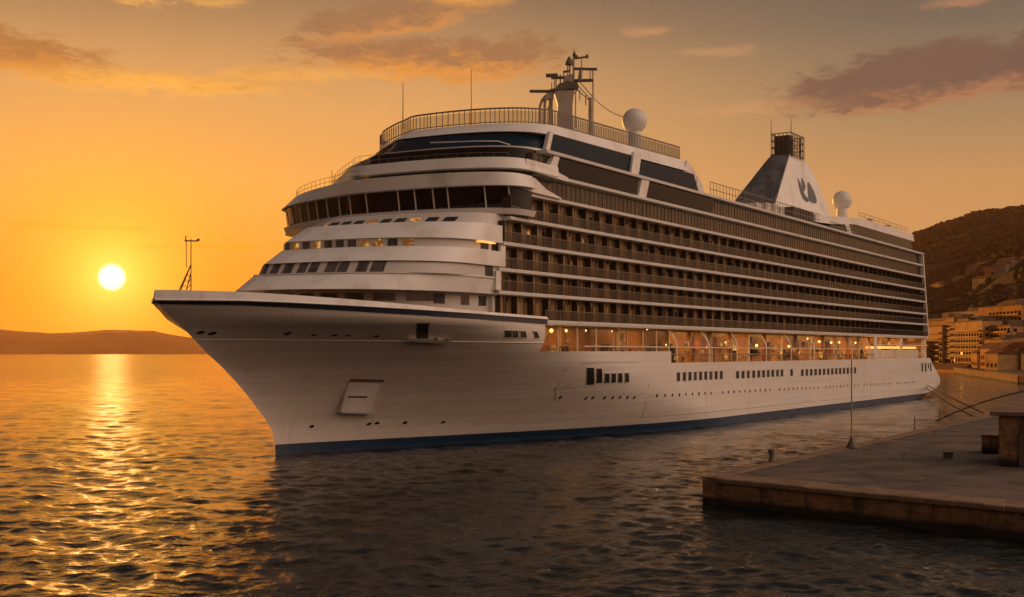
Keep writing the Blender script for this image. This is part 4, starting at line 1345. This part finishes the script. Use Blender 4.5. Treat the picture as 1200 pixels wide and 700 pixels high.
def build_land():
    a = np.linspace(.05, .9, 420); 
    k = np.concatenate([np.linspace(-.02, .25, 60), np.linspace(.26, 1, 150)])
    Amat, K = np.meshgrid(a, k)
    sh = interp(SHORE, Amat)
    Y = sh + K * (2900 - sh)
    Z = land(Amat, Y)
    Z = Z * (1 - .5 * sm(Y, 2300, 2900))
    co = np.stack([Amat * Y, Y, Z], -1).reshape(-1, 3)
    nr, na = Y.shape
    idx = np.arange(nr * na).reshape(nr, na)
    q = np.stack([idx[:-1, :-1], idx[:-1, 1:], idx[1:, 1:], idx[1:, :-1]], -1).reshape(-1, 4)
    me = bpy.data.meshes.new('hillside'); me.from_pydata(co.tolist(), [], q.tolist())
    me.polygons.foreach_set('use_smooth', [True] * len(me.polygons)); me.materials.append(M['hill'])
    o = bpy.data.objects.new('hillside', me); COL.objects.link(o); tag(o, kind='structure')
build_land()
# woods: clumps of crowns scattered over the slope
def build_woods():
    rg = np.random.default_rng(9)
    ph = (1 + 5 ** .5) / 2
    ico = np.array([(-1, ph, 0), (1, ph, 0), (-1, -ph, 0), (1, -ph, 0), (0, -1, ph), (0, 1, ph), (0, -1, -ph), (0, 1, -ph), (ph, 0, -1), (ph, 0, 1), (-ph, 0, -1), (-ph, 0, 1)]) / 1.902
    fc = np.array([(0, 11, 5), (0, 5, 1), (0, 1, 7), (0, 7, 10), (0, 10, 11), (1, 5, 9), (5, 11, 4), (11, 10, 2), (10, 7, 6), (7, 1, 8), (3, 9, 4), (3, 4, 2), (3, 2, 6), (3, 6, 8), (3, 8, 9), (4, 9, 5), (2, 4, 11), (6, 2, 10), (8, 6, 7), (9, 8, 1)])
    V, F = [], []
    n = 0
    while n < 15000:
        a = rg.uniform(.30, .50); t_ = rg.random() ** 1.1
        Y = 640 + t_ * 1500
        X_ = a * Y
        if Y < interp(SHORE, a) + 200: continue
        den = fbm(np.array([X_ / 70]), np.array([Y / 70]), 21, 4)[0]
        if den < .40 and Y < 1900: continue
        z = float(land(np.array([a]), np.array([Y]))[0])
        s_ = rg.uniform(2.2, 5.2)
        vv = ico * (1 + rg.uniform(-.35, .35, (12, 1))) * [s_, s_, s_ * rg.uniform(.7, 1.15)] + [X_, Y, z + s_ * .45]
        F.append(fc + 12 * n); V.append(vv); n += 1
    me = bpy.data.meshes.new('hillside_woods'); me.from_pydata(np.vstack(V).tolist(), [], np.vstack(F).tolist()); me.materials.append(M['wood'])
    o = bpy.data.objects.new('hillside_woods', me); COL.objects.link(o)
    tag(o, 'dark woods covering the slopes of the hill behind the town', 'woods', kind='stuff')
build_woods()
# far hills across the bay on the left
def build_far():
    tab = [(-.75, 40), (-.60, 70), (-.52, 95), (-.4286, 128), (-.40, 108), (-.385, 98), (-.372, 104), (-.357, 112), (-.34, 117), (-.32, 116), (-.30, 112), (-.285, 92), (-.26, 70), (-.2, 60), (-.1, 30), (0, 0)]
    a = np.linspace(-.75, 0, 500); k = np.linspace(0, 1, 40)
    A_, K = np.meshgrid(a, k)
    Y = 5200 + K * 1400
    H_ = np.interp(A_, [p[0] for p in tab], [p[1] for p in tab])
    Z = H_ * np.sin(np.clip(K * 1.45, 0, 1) * math.pi / 2) ** .8 * (1 - .35 * sm(K, .7, 1)) + (fbm(A_ * Y / 260, Y / 260, 31, 5) - .5) * 22 * sm(K, .1, .6) - 1.0 * (K < .01)
    co = np.stack([A_ * Y, Y, Z], -1).reshape(-1, 3)
    nr, na = Y.shape; idx = np.arange(nr * na).reshape(nr, na)
    q = np.stack([idx[:-1, :-1], idx[:-1, 1:], idx[1:, 1:], idx[1:, :-1]], -1).reshape(-1, 4)
    me = bpy.data.meshes.new('far_hills'); me.from_pydata(co.tolist(), [], q.tolist()); me.polygons.foreach_set('use_smooth', [True] * len(me.polygons))
    me.materials.append(M['farhill'])
    o = bpy.data.objects.new('far_hills', me); COL.objects.link(o); tag(o, kind='structure')
build_far()

# town: apartment blocks, their long fronts facing west along the shore
walls = [material('ochre_plaster', (.58, .30, .10), .9, var=((.15, .15, .3), (.40, .20, .07), .4, .7)), material('cream_plaster', (.64, .40, .17), .9, var=((.15, .15, .3), (.46, .27, .11), .4, .7)),
         material('sand_plaster', (.52, .30, .13), .9, var=((.15, .15, .3), (.35, .19, .085), .4, .7)), material('pale_plaster', (.42, .33, .25), .9, var=((.15, .15, .3), (.30, .23, .17), .4, .7))]
M['tile'] = material('roof_tile', (.20, .085, .04), .9, var=((.5, .5, .5), (.11, .05, .028), .4, .65))
M['flat'] = material('flat_roof', (.20, .14, .095), .9, var=((.4, .4, .4), (.12, .085, .06), .4, .65))
M['townglass'] = material('town_window', (.022, .014, .009), .9, spec=0.0)
M['townlit'] = material('town_lit_window', (.3, .2, .1), .4, emit=(1.0, .42, .09), estr=.55)
wm = MB(); wm.box((-.08, -.7, -.75), (.06, .7, .75)); w_proto = None
bm_ = MB(); bm_.box((-1.1, -1.5, -.1), (0, 1.5, .08)); bm_.box((-1.1, -1.5, .08), (-1.03, 1.5, .85))
def apartment(px, Y, L_, Dp, H_, wall, roof, label, pitched=False, lit=(), rz=0.0, cat='apartment block', attic=False):
    global w_proto
    a = (px - 600) / 1400
    z = float(land(np.array([a]), np.array([Y]))[0])
    t = empty('apartment_block', (a * Y, Y, z - 1), R(rz), label=label, cat=cat)
    mb = MB(); mb.box((0, 0, -6), (Dp, L_, H_)); mb.build('wall', wall, t)
    mb = MB()
    if pitched:
        mb.prism([(-.6, -.6, H_), (Dp + .6, -.6, H_), (Dp / 2, -.6, H_ + 3)], [(-.6, L_ + .6, H_), (Dp + .6, L_ + .6, H_), (Dp / 2, L_ + .6, H_ + 3)])
    else:
        mb.box((-.3, -.3, H_), (Dp + .3, L_ + .3, H_ + .6))
        mb.box((Dp * .3, L_ * .3, H_ + .6), (Dp * .8, L_ * .45, H_ + 3))
    mb.build('roof', roof, t)
    nfl = max(1, int((H_ - 1.5) / 3.1)); nb = int(L_ / 4.0); cnt = 0
    for f_ in range(nfl):
        zz = 2.6 + f_ * 3.1
        for i in range(nb):
            if cnt >= 84: break
            y = (i + .5) * L_ / nb
            k = 'townlit' if (f_ * nb + i) in lit else 'townglass'
            o = bpy.data.objects.new('window', WIN[k]); COL.objects.link(o); o.parent = t; o.location = (0, y, zz); o.scale = (1, 1.75, 1.3); cnt += 1
        for i in range(int(Dp / 4)):
            if cnt >= 98: break
            o = bpy.data.objects.new('window', WIN['townglass']); COL.objects.link(o); o.parent = t; o.location = ((i + .5) * Dp / int(Dp / 4), 0, zz); o.rotation_euler = (0, 0, R(90)); cnt += 1
        if f_ and f_ % 1 == 0:
            o = bpy.data.objects.new('balcony', BALC); COL.objects.link(o); o.parent = t; o.location = (0, L_ * .5, zz - 1.2); o.scale = (1, L_ / 3.2, 1)
    return t
for k_ in walls + [M['tile'], M['flat']]:
    k_.node_tree.nodes['Principled BSDF'].inputs['Specular IOR Level'].default_value = .06
for k_ in ('hill', 'wood', 'farhill', 'paving', 'coping', 'stone'):
    M[k_].node_tree.nodes['Principled BSDF'].inputs['Specular IOR Level'].default_value = .12
WIN = {}
for k in ('townglass', 'townlit'):
    o = wm.build('tmp', M[k]); WIN[k] = o.data; o.data.name = 'window'; bpy.data.objects.remove(o)
o = bm_.build('tmp', walls[1]); BALC = o.data; BALC.name = 'balcony'; bpy.data.objects.remove(o)
T = [
    (1086, 655, 62, 13, 20, 0, 'flat', 'wide ochre apartment block just beyond the ship stern', False, (5, 19)),
    (1104, 640, 70, 13, 24, 1, 'flat', 'cream apartment block with flat roof, second from the ship stern', False, (8,)),
    (1118, 628, 74, 14, 26, 0, 'flat', 'tallest ochre apartment block, in the middle of the waterfront row', False, (12, 30)),
    (1135, 610, 70, 14, 24.5, 2, 'flat', 'sand coloured apartment block right of the tallest ochre one', False, (3,)),
    (1151, 585, 62, 13, 22, 1, 'flat', 'cream apartment block at the right end of the waterfront row, before the dark gap', False, (10, 22)),
    (1184, 560, 44, 14, 17, 2, 'flat', 'sand coloured block stepping up the slope near the right edge', False, (7,)),
    (1197, 600, 50, 14, 22, 0, 'flat', 'ochre block highest on the slope at the right edge', False, (9,)),
    (1104, 575, 30, 10, 6, 2, 'tile', 'low brown quayside house below the cream block near the ship stern', True, ()),
    (1126, 545, 34, 10, 6.5, 0, 'tile', 'low ochre quayside house below the tallest ochre block', True, (3,)),
    (1146, 770, 60, 14, 20, 3, 'flat', 'pale wide block standing above and behind the waterfront row', False, ()),
    (1178, 730, 50, 14, 15, 1, 'flat', 'cream block on the slope behind the ochre houses at the right', False, (3,)),
    (1198, 760, 44, 12, 13, 0, 'tile', 'ochre house with tiled roof highest on the right edge of the slope', True, ()),
    (1110, 770, 44, 12, 13, 2, 'tile', 'sand coloured house with tiled roof above the blocks by the ship stern', True, ()),
]
for px, Y, L_, Dp, H_, w_, rf, lab, pit, lit in T:
    apartment(px, Y, L_, Dp, H_, walls[w_], M[rf], lab, pit, lit, rz=random.Random(px).uniform(-4, 3))
# small houses packed on the slope between the blocks
hv = []
for i, (w_, l_, h_, wm_) in enumerate(((9, 14, 8.5, 0), (10, 18, 11.5, 1), (8, 12, 6.5, 2), (10, 15, 13, 0))):
    a_ = MB(); a_.box((0, 0, -6), (w_, l_, h_)); r_ = MB()
    if i % 2: r_.box((-.3, -.3, h_), (w_ + .3, l_ + .3, h_ + .5)); r_.box((w_ * .3, l_ * .2, h_ + .5), (w_ * .7, l_ * .5, h_ + 2.4))
    else: r_.prism([(-.5, -.5, h_), (w_ + .5, -.5, h_), (w_ / 2, -.5, h_ + 2.4)], [(-.5, l_ + .5, h_), (w_ + .5, l_ + .5, h_), (w_ / 2, l_ + .5, h_ + 2.4)])
    oa = a_.build('tmp_a', walls[wm_]); ob = r_.build('tmp_b', M['flat' if i % 2 else 'tile'])
    hv.append((oa.data, ob.data, w_, l_, h_)); bpy.data.objects.remove(oa); bpy.data.objects.remove(ob)
rg = random.Random(29)
spots = [(px + rg.uniform(-2, 2), Y + rg.uniform(-10, 10)) for Y, x0 in ((690, 1090), (720, 1094), (800, 1090), (840, 1100)) for px in range(x0, 1206, 7)] + [(px + rg.uniform(-2, 2), Y + rg.uniform(-8, 8)) for Y in (470, 500, 535, 585, 640) for px in range(1160, 1212, 5)] + [(px, 520 + rg.uniform(-10, 20)) for px in range(1100, 1160, 9)]
for px, Y in spots:
    a = (px - 600) / 1400
    if Y < float(interp(SHORE, a)) + 25: continue
    z = float(land(np.array([a]), np.array([Y]))[0])
    da, db, w_, l_, h_ = hv[rg.randrange(4)] if Y > 540 else hv[rg.choice((0, 2))]
    t = empty('small_house', (a * Y, Y, z), R(rg.uniform(-12, 8)), label='small plaster house packed among the others on the slope above the waterfront', cat='house', group='small houses of the hillside town')
    for nm, d_ in (('wall', da), ('roof', db)):
        o = bpy.data.objects.new(nm, d_); COL.objects.link(o); o.parent = t
    for f_ in range(int((h_ - 1) / 2.9)):
        for k in range(int(l_ / 3.4)):
            o = bpy.data.objects.new('window', WIN['townlit' if rg.random() < .05 else 'townglass']); COL.objects.link(o); o.parent = t
            o.location = (0, (k + .5) * l_ / int(l_ / 3.4), 1.9 + f_ * 2.9); o.scale = (1, 1.1, 1.05)
# villas scattered over the hillside
rg = random.Random(17)
vl = MB(); vl.box((0, 0, -3), (8, 14, 6))
vr = MB(); vr.prism([(-.4, -.4, 6), (8.4, -.4, 6), (4, -.4, 8)], [(-.4, 14.4, 6), (8.4, 14.4, 6), (4, 14.4, 8)])
vw = vl.build('villa_tmp', walls[3]).data; vro = vr.build('villa_tmp2', M['tile']).data
for n_ in ('villa_tmp', 'villa_tmp2'): bpy.data.objects.remove(bpy.data.objects[n_])
vw2 = vw.copy(); vw2.materials[0] = walls[2]
vpos = []
for px in range(1092, 1206, 5):
    vpos.append((px + rg.uniform(-2, 2), rg.choice((860, 900, 960, 1020, 1100, 1180))))
for i, (px, Y) in enumerate(vpos):
    a = (px - 600) / 1400
    z = float(land(np.array([a]), np.array([float(Y)]))[0])
    t = empty('villa', (a * Y, Y, z + .5), R(rg.uniform(-25, 25)), label='small distant villa with a tiled roof among the dark trees on the hillside', cat='villa', group='villas on the hillside')
    k = rg.uniform(.8, 1.35)
    t.scale = (k, k * rg.uniform(.8, 1.5), k)
    for nm, d_ in (('wall', vw if i % 2 else vw2), ('roof', vro)):
        o = bpy.data.objects.new(nm, d_); COL.objects.link(o); o.parent = t
# low sea wall along the town shore
mb = MB()
pts = []
for a in np.linspace(.33, .60, 46):
    Y = float(interp(SHORE, a)) - 3; pts.append(Vector((a * Y, Y, 0)))
for p, q_ in zip(pts, pts[1:]):
    nn = Vector((0, 0, 1)).cross((q_ - p)).normalized()
    mb.prism([p + nn * 3 + Vector((0, 0, -1)), p - nn * 3 + Vector((0, 0, -1)), p - nn * 3 + Vector((0, 0, 2.6)), p + nn * 3 + Vector((0, 0, 2.6))],
             [q_ + nn * 3 + Vector((0, 0, -1)), q_ - nn * 3 + Vector((0, 0, -1)), q_ - nn * 3 + Vector((0, 0, 2.6)), q_ + nn * 3 + Vector((0, 0, 2.6))])
tag(mb.build('sea_wall', M['stone']), 'long low stone sea wall along the town waterfront', 'sea wall')

# ------------------------------------------------------------------ haze
HAZE = 4.0e-5
if HAZE > 0:
    mb = MB(); mb.box((-9800, -9800, -3), (9800, 9800, 330))
    m = bpy.data.materials.new('evening_haze'); m.use_nodes = True
    m.node_tree.nodes.clear()
    N = NT(m.node_tree)
    v = N.new('ShaderNodeVolumePrincipled')
    v.inputs['Color'].default_value = (.94, .56, .28, 1)
    v.inputs['Density'].default_value = HAZE
    v.inputs['Anisotropy'].default_value = .5
    out = N.new('ShaderNodeOutputMaterial')
    m.node_tree.links.new(v.outputs[0], out.inputs['Volume'])
    tag(mb.build('haze', m), 'thin warm evening haze over the bay', 'haze', kind='stuff')
